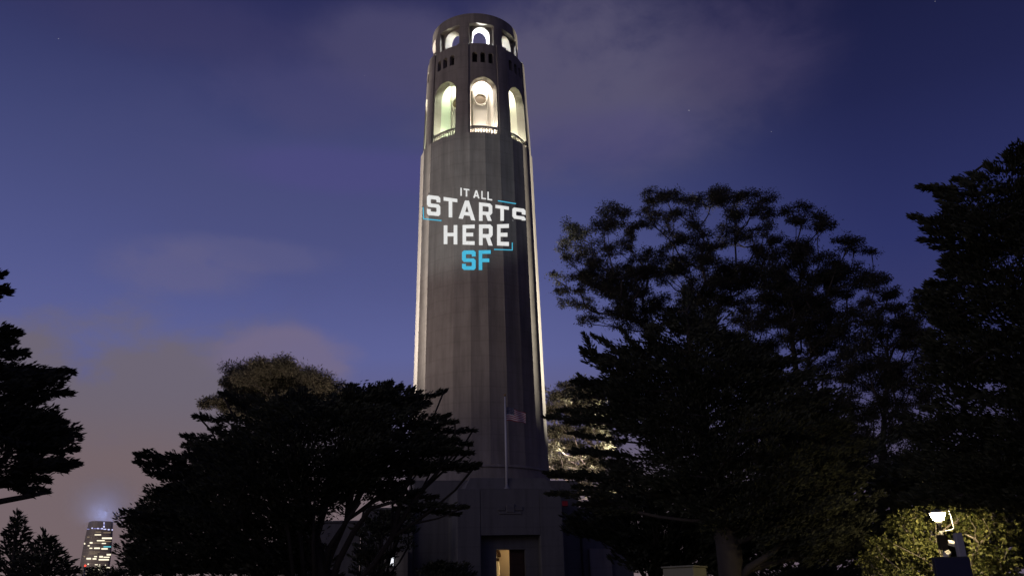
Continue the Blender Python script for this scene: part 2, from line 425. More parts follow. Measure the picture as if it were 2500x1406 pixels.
for sx in (-1, 1):
    x0, x1 = (5.96, 9.6) if sx > 0 else (-9.3, -5.96)
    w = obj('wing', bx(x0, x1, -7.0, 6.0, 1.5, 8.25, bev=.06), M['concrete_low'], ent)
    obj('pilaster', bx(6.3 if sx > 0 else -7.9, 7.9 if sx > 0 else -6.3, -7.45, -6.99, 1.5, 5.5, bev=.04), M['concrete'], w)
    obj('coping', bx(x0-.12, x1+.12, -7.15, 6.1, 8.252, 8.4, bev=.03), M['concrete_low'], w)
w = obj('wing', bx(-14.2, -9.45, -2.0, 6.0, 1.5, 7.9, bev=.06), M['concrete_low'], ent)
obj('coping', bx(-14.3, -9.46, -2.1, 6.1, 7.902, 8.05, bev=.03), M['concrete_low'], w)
# doorway
YD = -10.7
bm = bmesh.new(); box(bm, -PX+.002, -.84, YD, YD+.35, 1.5, PZ-.002); box(bm, 1.08, PX-.002, YD, YD+.35, 1.5, PZ-.002); box(bm, -.838, 1.078, YD+.003, YD+.347, 5.3, PZ-.004)
obj('door_surround', bm, M['concrete_low'], ent)
bm = bmesh.new(); box(bm, .08, 1.3, YD+.355, YD+.42, 2.1, 5.5)
for z in (2.4, 3.4, 4.4): box(bm, .2, 1.0, YD+.325, YD+.37, z, z+.75, .02)
d = obj('door', bm, M['wood'], ent); obj('handle', bx(.1, .14, YD+.3, YD+.35, 3.2, 3.6), M['brass'], d)
bm = bmesh.new(); box(bm, -.92, -.85, YD+.36, YD+1.3, 2.1, 5.28); obj('open_door', bm, M['wood'], ent)
# lobby seen through the open leaf
bm = bmesh.new()
box(bm, -1.94, -1.8, YD+.352, -6.7, 2.0, 6.0); box(bm, 1.8, 1.94, YD+.352, -6.7, 2.0, 6.0)
box(bm, -1.79, 1.79, YD+.352, -6.7, 5.75, 6.0); box(bm, -1.79, 1.79, YD+.352, -6.7, 1.9, 2.1)
obj('lobby_wall', bm, M['plaster'], ent)
bm = bmesh.new()
yb = -7.6; zc, rr = 5.0, .62; xc = -.75
out = [(-1.79, 2.1), (xc-rr, 2.1), (xc-rr, zc)] + [(xc-rr*math.cos(t), zc+rr*math.sin(t)) for t in np.linspace(.15, math.pi-.15, 13)] + [(xc+rr, zc), (xc+rr, 2.1), (1.79, 2.1), (1.79, 5.74), (-1.79, 5.74)]
a = [bm.verts.new((x, yb, z)) for x, z in out]; b = [bm.verts.new((x, yb+.3, z)) for x, z in out]
bm.faces.new(a); bm.faces.new(b[::-1])
for i in range(len(out)): bm.faces.new((a[i], a[(i+1) % len(out)], b[(i+1) % len(out)], b[i]))
obj('inner_arch', bm, M['plaster'], ent)
bm = bmesh.new(); tube(bm, [(xc-rr*math.cos(t), yb-.02, zc+rr*math.sin(t)) for t in np.linspace(0, math.pi, 17)], [.13]*17, 6)
obj('arch_moulding', bm, M['wood'], ent)
bm = bmesh.new(); box(bm, xc-rr, xc+rr, yb+.05, yb+.12, zc-.25, zc-.05)
for q in range(-3, 4): box(bm, xc+q*.17-.012, xc+q*.17+.012, yb+.08, yb+.1, zc-.05, zc+.6)
for q in range(3): box(bm, xc-rr, xc+rr, yb+.078, yb+.098, zc+.1+.16*q, zc+.12+.16*q)
obj('grille', bm, M['wood'], ent)
obj('lit_hall', bx(-1.79, .2, -6.95, -6.85, 2.1, 5.7), M['plaster'], ent)
def lamp(name, kind, loc, watts, col, size=0.1, aim=None, ang=60, blend=.4, parent=None):
    l = bpy.data.lights.new(name, kind); l.energy = watts; l.color = col; l.shadow_soft_size = size
    o = bpy.data.objects.new(name, l); COL.objects.link(o); o.location = loc
    if kind == 'SPOT':
        l.spot_size = R_(ang); l.spot_blend = blend
    if aim is not None: o.rotation_euler = (Vector(aim)-Vector(loc)).to_track_quat('-Z', 'Y').to_euler()
    return o
ent.location.x += .25                                   # the entrance stands a little right of the shaft's axis
lamp('lobby_light', 'POINT', (1.15, -9.0, 5.2), 26, (1, .62, .28), .15)
lamp('hall_light', 'POINT', (-.65, -7.12, 4.3), 32, (1, .72, .36), .1)

# ------------------------------------------------------------------ lights of the tower
def polar(deg, r, z): return P(R_(deg), r, z)
FLOODS = []
def flood(deg, r, z, aimz, watts, col, ang, label, blend=.8, spill_blocker=None):
    p = polar(deg, r, z)
    t = thing('floodlight', (p[0], p[1], ground_z(p[0], p[1])), label, 'floodlight', 'floodlights round the tower')
    d = (Vector((0, 0, aimz))-Vector(p)).normalized()
    bm = bmesh.new(); rot = d.to_track_quat('Z', 'Y').to_matrix().to_4x4()
    bmesh.ops.create_cone(bm, cap_ends=True, segments=20, radius1=.14, radius2=.26, depth=.4, matrix=Matrix.Translation(Vector(p)-d*.28) @ rot)
    obj('housing', bm, M['dark_metal'], t)
    bm = bmesh.new(); bmesh.ops.create_circle(bm, cap_ends=True, segments=20, radius=.23, matrix=Matrix.Translation(Vector(p)-d*.074) @ rot)
    obj('lens', bm, emis('floodlight lens', col, 14), t)
    bm = bmesh.new(); tube(bm, [(p[0], p[1], ground_z(p[0], p[1])-.1), (p[0]-d.x*.3, p[1]-d.y*.3, p[2]-d.z*.3-.1)], [.05, .05], 6)
    obj('stand', bm, M['dark_metal'], t)
    if spill_blocker is not None:                               # unseen plate, added only to block the beam from the trees
        v = Vector((-math.sin(R_(spill_blocker)), -math.cos(R_(spill_blocker)), 0)); c_ = Vector(p)+v*.9+Vector((0, 0, .6))
        bm = bmesh.new(); bmesh.ops.create_cube(bm, size=1, matrix=Matrix.Translation(c_) @ v.to_track_quat('Y', 'Z').to_matrix().to_4x4() @ Matrix.Diagonal((.72, .02, 2.2, 1)))
        obj('spill_blocker', bm, M['dark_metal'], t)
    lamp('floodlight_beam', 'SPOT', p, watts, col, .1, (0, 0, aimz), ang, blend)
flood(-140, 26, 3.0, 41, 370000, (1, .90, .80), 62, 'floodlight in the grass behind the left side of the tower, aimed up at it')
flood(127, 26, 3.0, 40, 500000, (1, .93, .76), 64, 'floodlight in the grass behind the right side of the tower, aimed up at it', spill_blocker=11)
flood(-60, 46, 3.0, 36, 19500, (1, .82, .72), 46, 'weaker added fill floodlight standing well off to the left of the tower')  # added fill lamp that grades the front of the shaft from the left
# loggia and crown lamps
for c, w, col in [(0, 380, (1, .90, .80)), (-45, 230, (.88, 1, .72)), (45, 220, (.95, 1, .76)), (-90, 220, (.85, 1, .7)), (90, 220, (.9, 1, .8)), (-135, 200, (1, 1, .8)), (135, 200, (1, 1, .8)), (180, 200, (1, 1, .8))]:
    lamp('loggia_light', 'POINT', polar(c+4, 3.7, 40.25), w*1.5, col, .12); lamp('loggia_ceiling_light', 'POINT', polar(c+3, 3.5, 46.0), w*1.5, col, .12)
lamp('crown_light', 'POINT', (0, 0, 49.5), 520, (1, .96, .68), .15)
lamp('crown_niche_light', 'POINT', polar(0, 2.3, 50.7), 1100, (.86, .95, 1), .1)
for s in (-1, 1): lamp('crown_sill_light', 'POINT', polar(14.5*s, 3.83, 49.33), 9.0, (.92, .96, 1), .03)

# ------------------------------------------------------------------ projector with a rectangular grey beam (its black level)
pj = Vector((-26, -40, 4.5)); tgt = Vector((0, -4.9, 34.0))
pt = thing('projector', (pj.x, pj.y, ground_z(pj.x, pj.y)), 'black projector box on a stand among the trees, throwing a grey beam on the tower', 'projector')
dq = (tgt-pj).normalized(); rot = dq.to_track_quat('-Z', 'Y').to_matrix().to_4x4()
bm = bmesh.new(); bmesh.ops.create_cube(bm, size=1, matrix=Matrix.Translation(pj-dq*.75) @ rot @ Matrix.Diagonal((.6, .45, .9, 1)))
bmesh.ops.bevel(bm, geom=list(bm.edges), offset=.04, segments=2, affect='EDGES')
obj('body', bm, M['dark_metal'], pt)
bm = bmesh.new(); tube(bm, [pj-dq*.3, pj-dq*.1], [.13, .15], 20); obj('lens', bm, M['dark_metal'], pt)
bm = bmesh.new(); tube(bm, [pj-dq*.75, (pj.x, pj.y, ground_z(pj.x, pj.y)-.2)], [.07, .09], 10); obj('stand', bm, M['dark_metal'], pt)
lo = lamp('projector_beam', 'SPOT', pj, 21000, (.80, .95, 1.0), .03, tgt, 40, .0)
l = lo.data; l.use_nodes = True; T = NT(l.node_tree); T.n.clear()
g = T.node('ShaderNodeTexCoord'); sp = T.node('ShaderNodeSeparateXYZ'); T.l.new(g.outputs['Normal'], sp.inputs[0])
gx = T.math('ABSOLUTE', T.math('DIVIDE', sp.outputs[0], sp.outputs[2])); gy = T.math('ABSOLUTE', T.math('DIVIDE', sp.outputs[1], sp.outputs[2]))
def edge(v, a, w):
    n = T.node('ShaderNodeMapRange', interpolation_type='SMOOTHSTEP'); T.put(n.inputs[0], v)
    n.inputs[1].default_value = a-w; n.inputs[2].default_value = a+w; n.inputs[3].default_value = 1; n.inputs[4].default_value = 0
    return n.outputs[0]
em = T.node('ShaderNodeEmission'); T.put(em.inputs[1], T.math('MULTIPLY', edge(gx, .20, .02), edge(gy, .10, .03)))
oo = T.node('ShaderNodeOutputLight'); T.l.new(em.outputs[0], oo.inputs[0])

# ------------------------------------------------------------------ the projected words, imitated by letter meshes that glow themselves
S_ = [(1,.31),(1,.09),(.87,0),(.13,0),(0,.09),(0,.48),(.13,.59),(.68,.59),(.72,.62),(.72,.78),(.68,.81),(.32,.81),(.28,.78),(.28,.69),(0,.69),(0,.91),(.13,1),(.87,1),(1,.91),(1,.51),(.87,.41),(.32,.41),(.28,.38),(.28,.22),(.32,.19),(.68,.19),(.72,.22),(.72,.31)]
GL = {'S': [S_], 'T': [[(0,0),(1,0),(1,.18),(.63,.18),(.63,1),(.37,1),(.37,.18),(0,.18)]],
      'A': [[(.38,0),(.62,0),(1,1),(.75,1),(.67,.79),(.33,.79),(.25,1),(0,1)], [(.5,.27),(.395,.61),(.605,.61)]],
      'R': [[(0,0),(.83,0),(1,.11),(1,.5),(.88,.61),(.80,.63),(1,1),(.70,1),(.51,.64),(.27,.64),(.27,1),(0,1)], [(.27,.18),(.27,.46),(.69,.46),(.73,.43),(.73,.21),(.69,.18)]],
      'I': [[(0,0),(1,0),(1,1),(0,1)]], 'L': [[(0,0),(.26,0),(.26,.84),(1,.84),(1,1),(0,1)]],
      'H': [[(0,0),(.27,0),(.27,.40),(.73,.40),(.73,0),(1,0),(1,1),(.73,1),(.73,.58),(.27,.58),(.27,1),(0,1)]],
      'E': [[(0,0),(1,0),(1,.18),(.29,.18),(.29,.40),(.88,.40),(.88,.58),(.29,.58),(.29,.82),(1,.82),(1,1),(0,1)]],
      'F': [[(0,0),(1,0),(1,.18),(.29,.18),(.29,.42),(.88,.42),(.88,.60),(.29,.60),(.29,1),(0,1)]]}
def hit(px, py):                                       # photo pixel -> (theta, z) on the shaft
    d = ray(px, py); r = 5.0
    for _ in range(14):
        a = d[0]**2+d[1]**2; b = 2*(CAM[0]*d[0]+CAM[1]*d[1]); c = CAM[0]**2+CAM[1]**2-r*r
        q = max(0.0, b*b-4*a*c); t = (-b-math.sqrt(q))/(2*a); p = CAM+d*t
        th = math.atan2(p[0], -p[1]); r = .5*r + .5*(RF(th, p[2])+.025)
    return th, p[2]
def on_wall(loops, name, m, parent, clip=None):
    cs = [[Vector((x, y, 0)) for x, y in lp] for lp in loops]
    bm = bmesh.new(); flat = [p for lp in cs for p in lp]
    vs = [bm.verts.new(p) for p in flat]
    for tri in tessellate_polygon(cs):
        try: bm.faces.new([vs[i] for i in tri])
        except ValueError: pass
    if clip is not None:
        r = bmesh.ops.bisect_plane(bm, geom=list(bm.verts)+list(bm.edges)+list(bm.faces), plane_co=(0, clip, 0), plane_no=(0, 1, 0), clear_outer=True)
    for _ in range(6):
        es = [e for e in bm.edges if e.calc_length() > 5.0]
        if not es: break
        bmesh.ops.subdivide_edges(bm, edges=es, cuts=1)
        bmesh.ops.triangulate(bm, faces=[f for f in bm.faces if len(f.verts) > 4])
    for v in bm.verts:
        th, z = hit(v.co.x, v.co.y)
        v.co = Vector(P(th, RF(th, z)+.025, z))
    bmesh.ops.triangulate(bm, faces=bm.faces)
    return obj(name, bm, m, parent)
words = thing('glowing_lettering', (0, -5.1, 31), 'white and cyan lettering reading IT ALL STARTS HERE SF, glowing letter skins standing for light projected on the tower', 'projection')
white = emis('white glow as projected light', (.80, .80, .79), 1.0); cyan = emis('cyan glow as projected light', (.075, .49, .72), 1.0)
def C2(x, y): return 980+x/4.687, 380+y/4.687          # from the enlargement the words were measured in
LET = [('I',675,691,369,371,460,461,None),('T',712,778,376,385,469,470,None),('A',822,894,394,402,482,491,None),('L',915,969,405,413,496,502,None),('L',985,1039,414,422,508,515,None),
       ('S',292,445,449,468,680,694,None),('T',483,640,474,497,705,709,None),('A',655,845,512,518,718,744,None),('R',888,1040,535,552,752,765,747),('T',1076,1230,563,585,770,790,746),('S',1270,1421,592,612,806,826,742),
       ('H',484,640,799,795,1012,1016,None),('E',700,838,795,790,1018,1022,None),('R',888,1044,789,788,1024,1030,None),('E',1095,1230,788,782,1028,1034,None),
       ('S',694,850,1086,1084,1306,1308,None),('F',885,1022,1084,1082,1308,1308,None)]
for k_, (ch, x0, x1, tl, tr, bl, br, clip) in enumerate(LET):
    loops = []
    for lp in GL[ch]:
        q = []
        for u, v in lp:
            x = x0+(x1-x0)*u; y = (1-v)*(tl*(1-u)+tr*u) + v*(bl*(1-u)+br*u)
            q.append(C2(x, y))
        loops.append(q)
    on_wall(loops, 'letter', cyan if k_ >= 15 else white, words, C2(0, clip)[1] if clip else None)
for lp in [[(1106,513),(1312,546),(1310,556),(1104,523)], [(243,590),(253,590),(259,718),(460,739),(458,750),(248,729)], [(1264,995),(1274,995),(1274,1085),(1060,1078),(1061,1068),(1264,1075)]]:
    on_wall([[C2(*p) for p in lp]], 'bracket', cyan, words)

# ------------------------------------------------------------------ flagpole and flag
PXF = .12
fp = thing('flagpole', (PXF, -11.15, 9.1), 'slim pale metal flagpole standing on the entrance parapet in front of the tower', 'flagpole')
bm = bmesh.new(); tube(bm, [(PXF, -11.15, 9.1), (PXF, -11.15, 12), (PXF, -11.15, 15.35)], [.085, .075, .045], 12); obj('pole', bm, M['white_metal'], fp, True)
bm = bmesh.new(); bmesh.ops.create_uvsphere(bm, u_segments=14, v_segments=8, radius=.09, matrix=Matrix.Translation((PXF, -11.15, 15.43))); obj('finial', bm, M['brass'], fp, True)
bm = bmesh.new(); lathe(bm, (PXF, -11.15, 9.1), [(.2, 0), (.2, .08), (.12, .14), (.1, .3)], 16); obj('base_flange', bm, M['metal'], fp)
m = bpy.data.materials.new('striped flag cloth'); m.use_nodes = True; t = NT(m.node_tree); b = t.n['Principled BSDF']
uv = t.node('ShaderNodeUVMap'); sp = t.node('ShaderNodeSeparateXYZ'); t.l.new(uv.outputs[0], sp.inputs[0])
stripe = t.math('MODULO', t.math('FLOOR', t.math('MULTIPLY', sp.outputs[1], 13)), 2)
c = t.mix(stripe, (.40, .05, .06, 1), (.8, .78, .76, 1))
canton = t.math('MULTIPLY', t.math('LESS_THAN', sp.outputs[0], .4), t.math('GREATER_THAN', sp.outputs[1], .4615))
fx = t.math('SUBTRACT', t.math('FRACT', t.math('MULTIPLY', sp.outputs[0], 15)), .5); fy = t.math('SUBTRACT', t.math('FRACT', t.math('MULTIPLY', t.math('SUBTRACT', sp.outputs[1], .4615), 9.3)), .5)
star = t.math('LESS_THAN', t.math('ADD', t.math('MULTIPLY', fx, fx), t.math('MULTIPLY', fy, fy)), .06)
t.l.new(t.mix(canton, c, t.mix(star, (.02, .025, .09, 1), (.55, .53, .52, 1))), b.inputs['Base Color']); b.inputs['Roughness'].default_value = .9
bm = bmesh.new(); ul = bm.loops.layers.uv.new('UVMap'); NU, NV = 26, 14
g = [[None]*(NV+1) for _ in range(NU+1)]
for i in range(NU+1):
    for j in range(NV+1):
        u, v = i/NU, j/NV
        x = PXF + .08 + 1.35*u; y = -11.15 + .13*math.sin(u*8+v*1.5)*u**.6; z = 14.62 - .95*(1-v)*(1-.25*u) - .42*u**1.4 + .04*math.sin(u*9)
        g[i][j] = bm.verts.new((x, y, z))
for i in range(NU):
    for j in range(NV):
        f = bm.faces.new((g[i][j], g[i+1][j], g[i+1][j+1], g[i][j+1]))
        for lo_, (a, b_) in zip(f.loops, ((i, j), (i+1, j), (i+1, j+1), (i, j+1))): lo_[ul].uv = (a/NU, b_/NV)
tag(link('flag', (lambda me: (bm.to_mesh(me), bm.free(), me)[2])(bpy.data.meshes.new('flag')), m, None, True),
    'small striped red and white flag with blue corner drooping from the flagpole', 'flag')

# small lit things on the base building
def wall_light(loc, w, h, col, strength, label):
    x, y, z = loc
    t = thing('wall_lamp', loc, label, 'lamp')
    obj('mount', bx(x-w*.7, x+w*.7, y+.06, y+.14, z-h*.65, z+h*.65, bev=.01), M['dark_metal'], t)
    obj('diffuser', bx(x-w/2, x+w/2, y-.08, y+.058, z-h/2, z+h/2, bev=.03), emis('lamp diffuser', col, strength), t)
wall_light((-7.15, -7.6, 4.85), .22, .62, (.9, .92, 1), 1.2, 'tall white wall lamp shining on the dark left wing of the entrance building')
wall_light((-6.75, -7.45, 8.75), .26, .30, (.95, .97, 1), 6, 'small white lamp glinting at the left wing roof edge between branches')
t = thing('lit_sign', (4.95, -7.3, 8.4), 'small dark red glowing sign on the roof edge right of the entrance', 'sign')
obj('face', bx(4.7, 5.2, -7.28, -7.2, 8.45, 8.78, bev=.02), emis('red sign glow', (.02, .002, .004), 1), t)
obj('frame', bx(4.66, 5.24, -7.19, -7.1, 8.41, 8.82, bev=.02), M['dark_metal'], t)

# ------------------------------------------------------------------ trees
def leaf_mesh(name, Pn, D, L, Wd, m, parent, rng, bend=0.0):
    n = len(Pn)
    D = D/np.maximum(np.linalg.norm(D, axis=1, keepdims=True), 1e-6)
    q = rng.normal(size=(n, 3)); S = np.cross(D, q); S /= np.maximum(np.linalg.norm(S, axis=1, keepdims=True), 1e-6)
    L = L[:, None]; Wd = Wd[:, None]
    V = np.empty((n, 4, 3)); V[:, 0] = Pn; V[:, 1] = Pn+D*L*.45+S*Wd*.5; V[:, 2] = Pn+D*L; V[:, 3] = Pn+D*L*.45-S*Wd*.5
    if bend: V[:, 2, 2] -= bend*L[:, 0]
    me = bpy.data.meshes.new(name)
    me.vertices.add(n*4); me.vertices.foreach_set('co', V.astype(np.float32).ravel())
    me.loops.add(n*4); me.loops.foreach_set('vertex_index', np.arange(n*4, dtype=np.int32))
    me.polygons.add(n); me.polygons.foreach_set('loop_start', np.arange(0, n*4, 4, dtype=np.int32)); me.polygons.foreach_set('loop_total', np.full(n, 4, np.int32))
    me.update(calc_edges=True)
    return link(name, me, m, parent)
def skeleton(stem, targets, r_tip, rng, alpha=.35, wig=.10, seg=0.9, power=.47, cap=9, flat=0.0):
    """a branching frame that grows from the given stem to every target point; returns nodes, parents and radii"""
    N = [np.array(p, float) for p in stem]; par = [-1]+list(range(len(stem)-1)); pl = [0.0]
    for i in range(1, len(N)): pl.append(pl[-1]+np.linalg.norm(N[i]-N[i-1]))
    base = N[0]
    A = np.array(N); PL = np.array(pl)
    order = sorted(range(len(targets)), key=lambda i: np.linalg.norm(targets[i]-base))
    for i in order:
        tg = np.array(targets[i]); dv = tg-A; ds = np.linalg.norm(dv, axis=1)
        cost = ds + alpha*PL + (1.5*np.maximum(0, A[:, 2]-tg[2]) if not flat else flat*np.abs(A[:, 2]+.12*ds-tg[2])); cost[0] += 2
        j = int(np.argmin(cost)); st = A[j]; ln = ds[j]; k = max(1, int(ln/seg)); prev = j
        side = rng.normal(size=3)*wig*ln; side[2] = abs(side[2])*.3-.12*ln*.5
        for q in range(1, k+1):
            f = q/k; p = st+(tg-st)*f + side*math.sin(math.pi*f)
            N.append(p); par.append(prev); PL = np.append(PL, PL[prev]+np.linalg.norm(p-N[prev])); A = np.vstack([A, p]); prev = len(N)-1
    cnt = np.zeros(len(N)); kids = np.bincount([p for p in par if p >= 0], minlength=len(N))
    cnt[kids == 0] = 1
    for i in range(len(N)-1, 0, -1): cnt[par[i]] += cnt[i]
    rad = r_tip*np.maximum(cnt, 1)**power
    rad[len(stem):] = np.minimum(rad[len(stem):], cap)
    return N, par, rad
def frame_mesh(name, N, par, rad, m, parent, seg=6):
    N = np.array(N); idx = [i for i in range(len(N)) if par[i] >= 0]
    A = N[[par[i] for i in idx]]; B = N[idx]; ra = np.minimum(rad[[par[i] for i in idx]], rad[idx]*1.35); rb = rad[idx]
    d = B-A; d /= np.maximum(np.linalg.norm(d, axis=1, keepdims=True), 1e-6)
    h = np.where(np.abs(d[:, 2:3]) > .9, [[1, 0, 0]], [[0, 0, 1.0]])
    u = np.cross(d, h); u /= np.linalg.norm(u, axis=1, keepdims=True); w = np.cross(d, u)
    t = np.arange(seg)*2*np.pi/seg; n = len(idx)
    ring = u[:, None]*np.cos(t)[None, :, None]+w[:, None]*np.sin(t)[None, :, None]
    V = np.concatenate([A[:, None]-d[:, None]*ra[:, None, None]*.3+ring*ra[:, None, None], B[:, None]+d[:, None]*rb[:, None, None]*.3+ring*rb[:, None, None]], 1)
    base = (np.arange(n)*2*seg)[:, None]; k = np.arange(seg); k2 = (k+1) % seg
    F = np.stack([base+k, base+k2, base+seg+k2, base+seg+k], -1).reshape(-1, 4)
    me = bpy.data.meshes.new(name); me.vertices.add(n*2*seg); me.vertices.foreach_set('co', V.astype(np.float32).ravel())
    me.loops.add(F.size); me.loops.foreach_set('vertex_index', F.astype(np.int32).ravel())
    me.polygons.add(len(F)); me.polygons.foreach_set('loop_start', np.arange(0, F.size, 4, dtype=np.int32)); me.polygons.foreach_set('loop_total', np.full(len(F), 4, np.int32))
    me.update(calc_edges=True)
    return link(name, me, m, parent, True)
def dense(stem, step=.6):
    out = [stem[0]]
    for a, b in zip(stem, stem[1:]):
        n = max(1, int(np.linalg.norm(b-a)/step)); out += [a+(b-a)*i/n for i in range(1, n+1)]
    return out
def inside(poly, x, y):
    c = False; n = len(poly)
    for i in range(n):
        x0, y0 = poly[i]; x1, y1 = poly[(i+1) % n]
        if (y0 > y) != (y1 > y) and x < (x1-x0)*(y-y0)/(y1-y0)+x0: c = not c
    return c
def edge_dist(poly, x, y):
    p = np.array(poly, float); q = np.roll(p, -1, 0); d = q-p
    t = np.clip(((x-p[:, 0])*d[:, 0]+(y-p[:, 1])*d[:, 1])/np.maximum((d**2).sum(1), 1e-9), 0, 1)
    return np.sqrt((p[:, 0]+t*d[:, 0]-x)**2+(p[:, 1]+t*d[:, 1]-y)**2).min()
def cypress(label, group, dist, stem_px, tips, poly, nfill, seed, name='cypress_tree', sprig=.30, pad=1.0, depth=4.0, dens=1.0, lean=0.45, mleaf='cyp', stem_r=.035, extra=(), padflat=.32, cat='tree', bark='bark', flat=0.0, alpha=.8):
    rng = np.random.default_rng(seed)
    ppm = FPX/dist                                       # photo pixels per metre at the tree
    stem = []
    for (x, y, *dd) in stem_px: stem.append(at(x, y, dist+(dd[0] if dd else 0)))
    gz = ground_z(stem[0][0], stem[0][1]); stem[0] = np.array([stem[0][0], stem[0][1], gz-.3]); stem = dense(stem)
    t = thing(name, (stem[0][0], stem[0][1], gz), label, cat, group)
    axis = np.array(stem)[:, :2].mean(0)
    view = CF.copy(); view[2] = 0; view /= np.linalg.norm(view)
    Ps, Ds, Ls, Ws, targets = [], [], [], [], []
    def spray(c, ax, a, b_, cth, n):                    # a flat spray of foliage round c, long axis ax
        ax = ax/np.linalg.norm(ax); lat = np.cross(ax, [0, 0, 1.0]); lat /= max(1e-6, np.linalg.norm(lat)); up = np.cross(lat, ax)
        u = rng.uniform(-1, 1, n); v = rng.normal(0, .45, n); w = rng.normal(0, .45, n)
        taper = np.sqrt(np.clip(1.02-(np.clip(u, 0, 1))**1.6, 0.02, 1))
        Pn = c + ax*(u*a)[:, None] + lat*(v*b_*taper)[:, None] + up*((w*cth+.25*cth*np.sin(u*7+rng.uniform(0, 6)))*taper)[:, None]
        D = ax*1.0 + lat*(v*.9+rng.normal(0, .3, n))[:, None] + np.array([0, 0, 1.0])*(lean+rng.normal(0, .35, n))[:, None]
        s = rng.uniform(.6, 1.25, n)*sprig
        Ps.append(Pn); Ds.append(D); Ls.append(s); Ws.append(s*rng.uniform(.25, .42, n))
    for (x0, y0, x1, y1, th, *dd) in tips:
        dz = dd[0] if dd else rng.uniform(-.6, .6)*depth*.45
        p0 = at(x0, y0, dist+dz*.4); p1 = at(x1, y1, dist+dz)
        ax = p1-p0; ln = np.linalg.norm(ax); r = th/ppm
        n = int(1.6*dens*(50+ln*r*420*(.3/sprig)**1.6))
        spray((p0+p1)/2-ax/ln*sprig*.4, ax, ln/2, r*1.7, r*.95, n)
        for f in (.2, .55, .93): targets.append(p0+ax*f)
    xs = [p[0] for p in poly]; ys = [p[1] for p in poly]
    k = tries = 0
    pts = []
    while k < nfill and tries < 60000:
        tries += 1
        x, y = rng.uniform(min(xs), max(xs)), rng.uniform(min(ys), max(ys))
        if not inside(poly, x, y): continue
        e = edge_dist(poly, x, y)/ppm
        dz = rng.uniform(-1, 1)*min(depth, .4+e*1.3)
        p = at(x, y, dist+dz)
        if any((abs(p-q)*np.array([1, 1, 2.2])).max() < .42*pad for q in pts[-160:]): continue
        pts.append(p); k += 1
        out = np.array([p[0]-axis[0], p[1]-axis[1], 0.0]); out += rng.normal(0, .8, 3)*np.array([1, 1, 0]); out[2] = .16*np.linalg.norm(out)
        s = pad*rng.uniform(.7, 1.25)
        spray(p, out, s, s*.8, s*padflat, int(dens*150*pad*pad*(.3/sprig)**1.6)); targets.append(p)
    N, par, rad = skeleton(stem, targets, stem_r, rng, alpha=alpha, wig=.05, seg=1.0, cap=.11, flat=flat)
    frame_mesh('trunk', N, par, rad, M[bark], t)
    leaf_mesh('crown', np.concatenate(Ps), np.concatenate(Ds), np.concatenate(Ls), np.concatenate(Ws), M[mleaf], t, rng)
    for pts_, r0, r1 in extra:
        bm = bmesh.new(); tube(bm, [at(*p) for p in pts_], list(np.linspace(r0, r1, len(pts_))), 8); obj('limb', bm, M[bark], t, True)
    return t
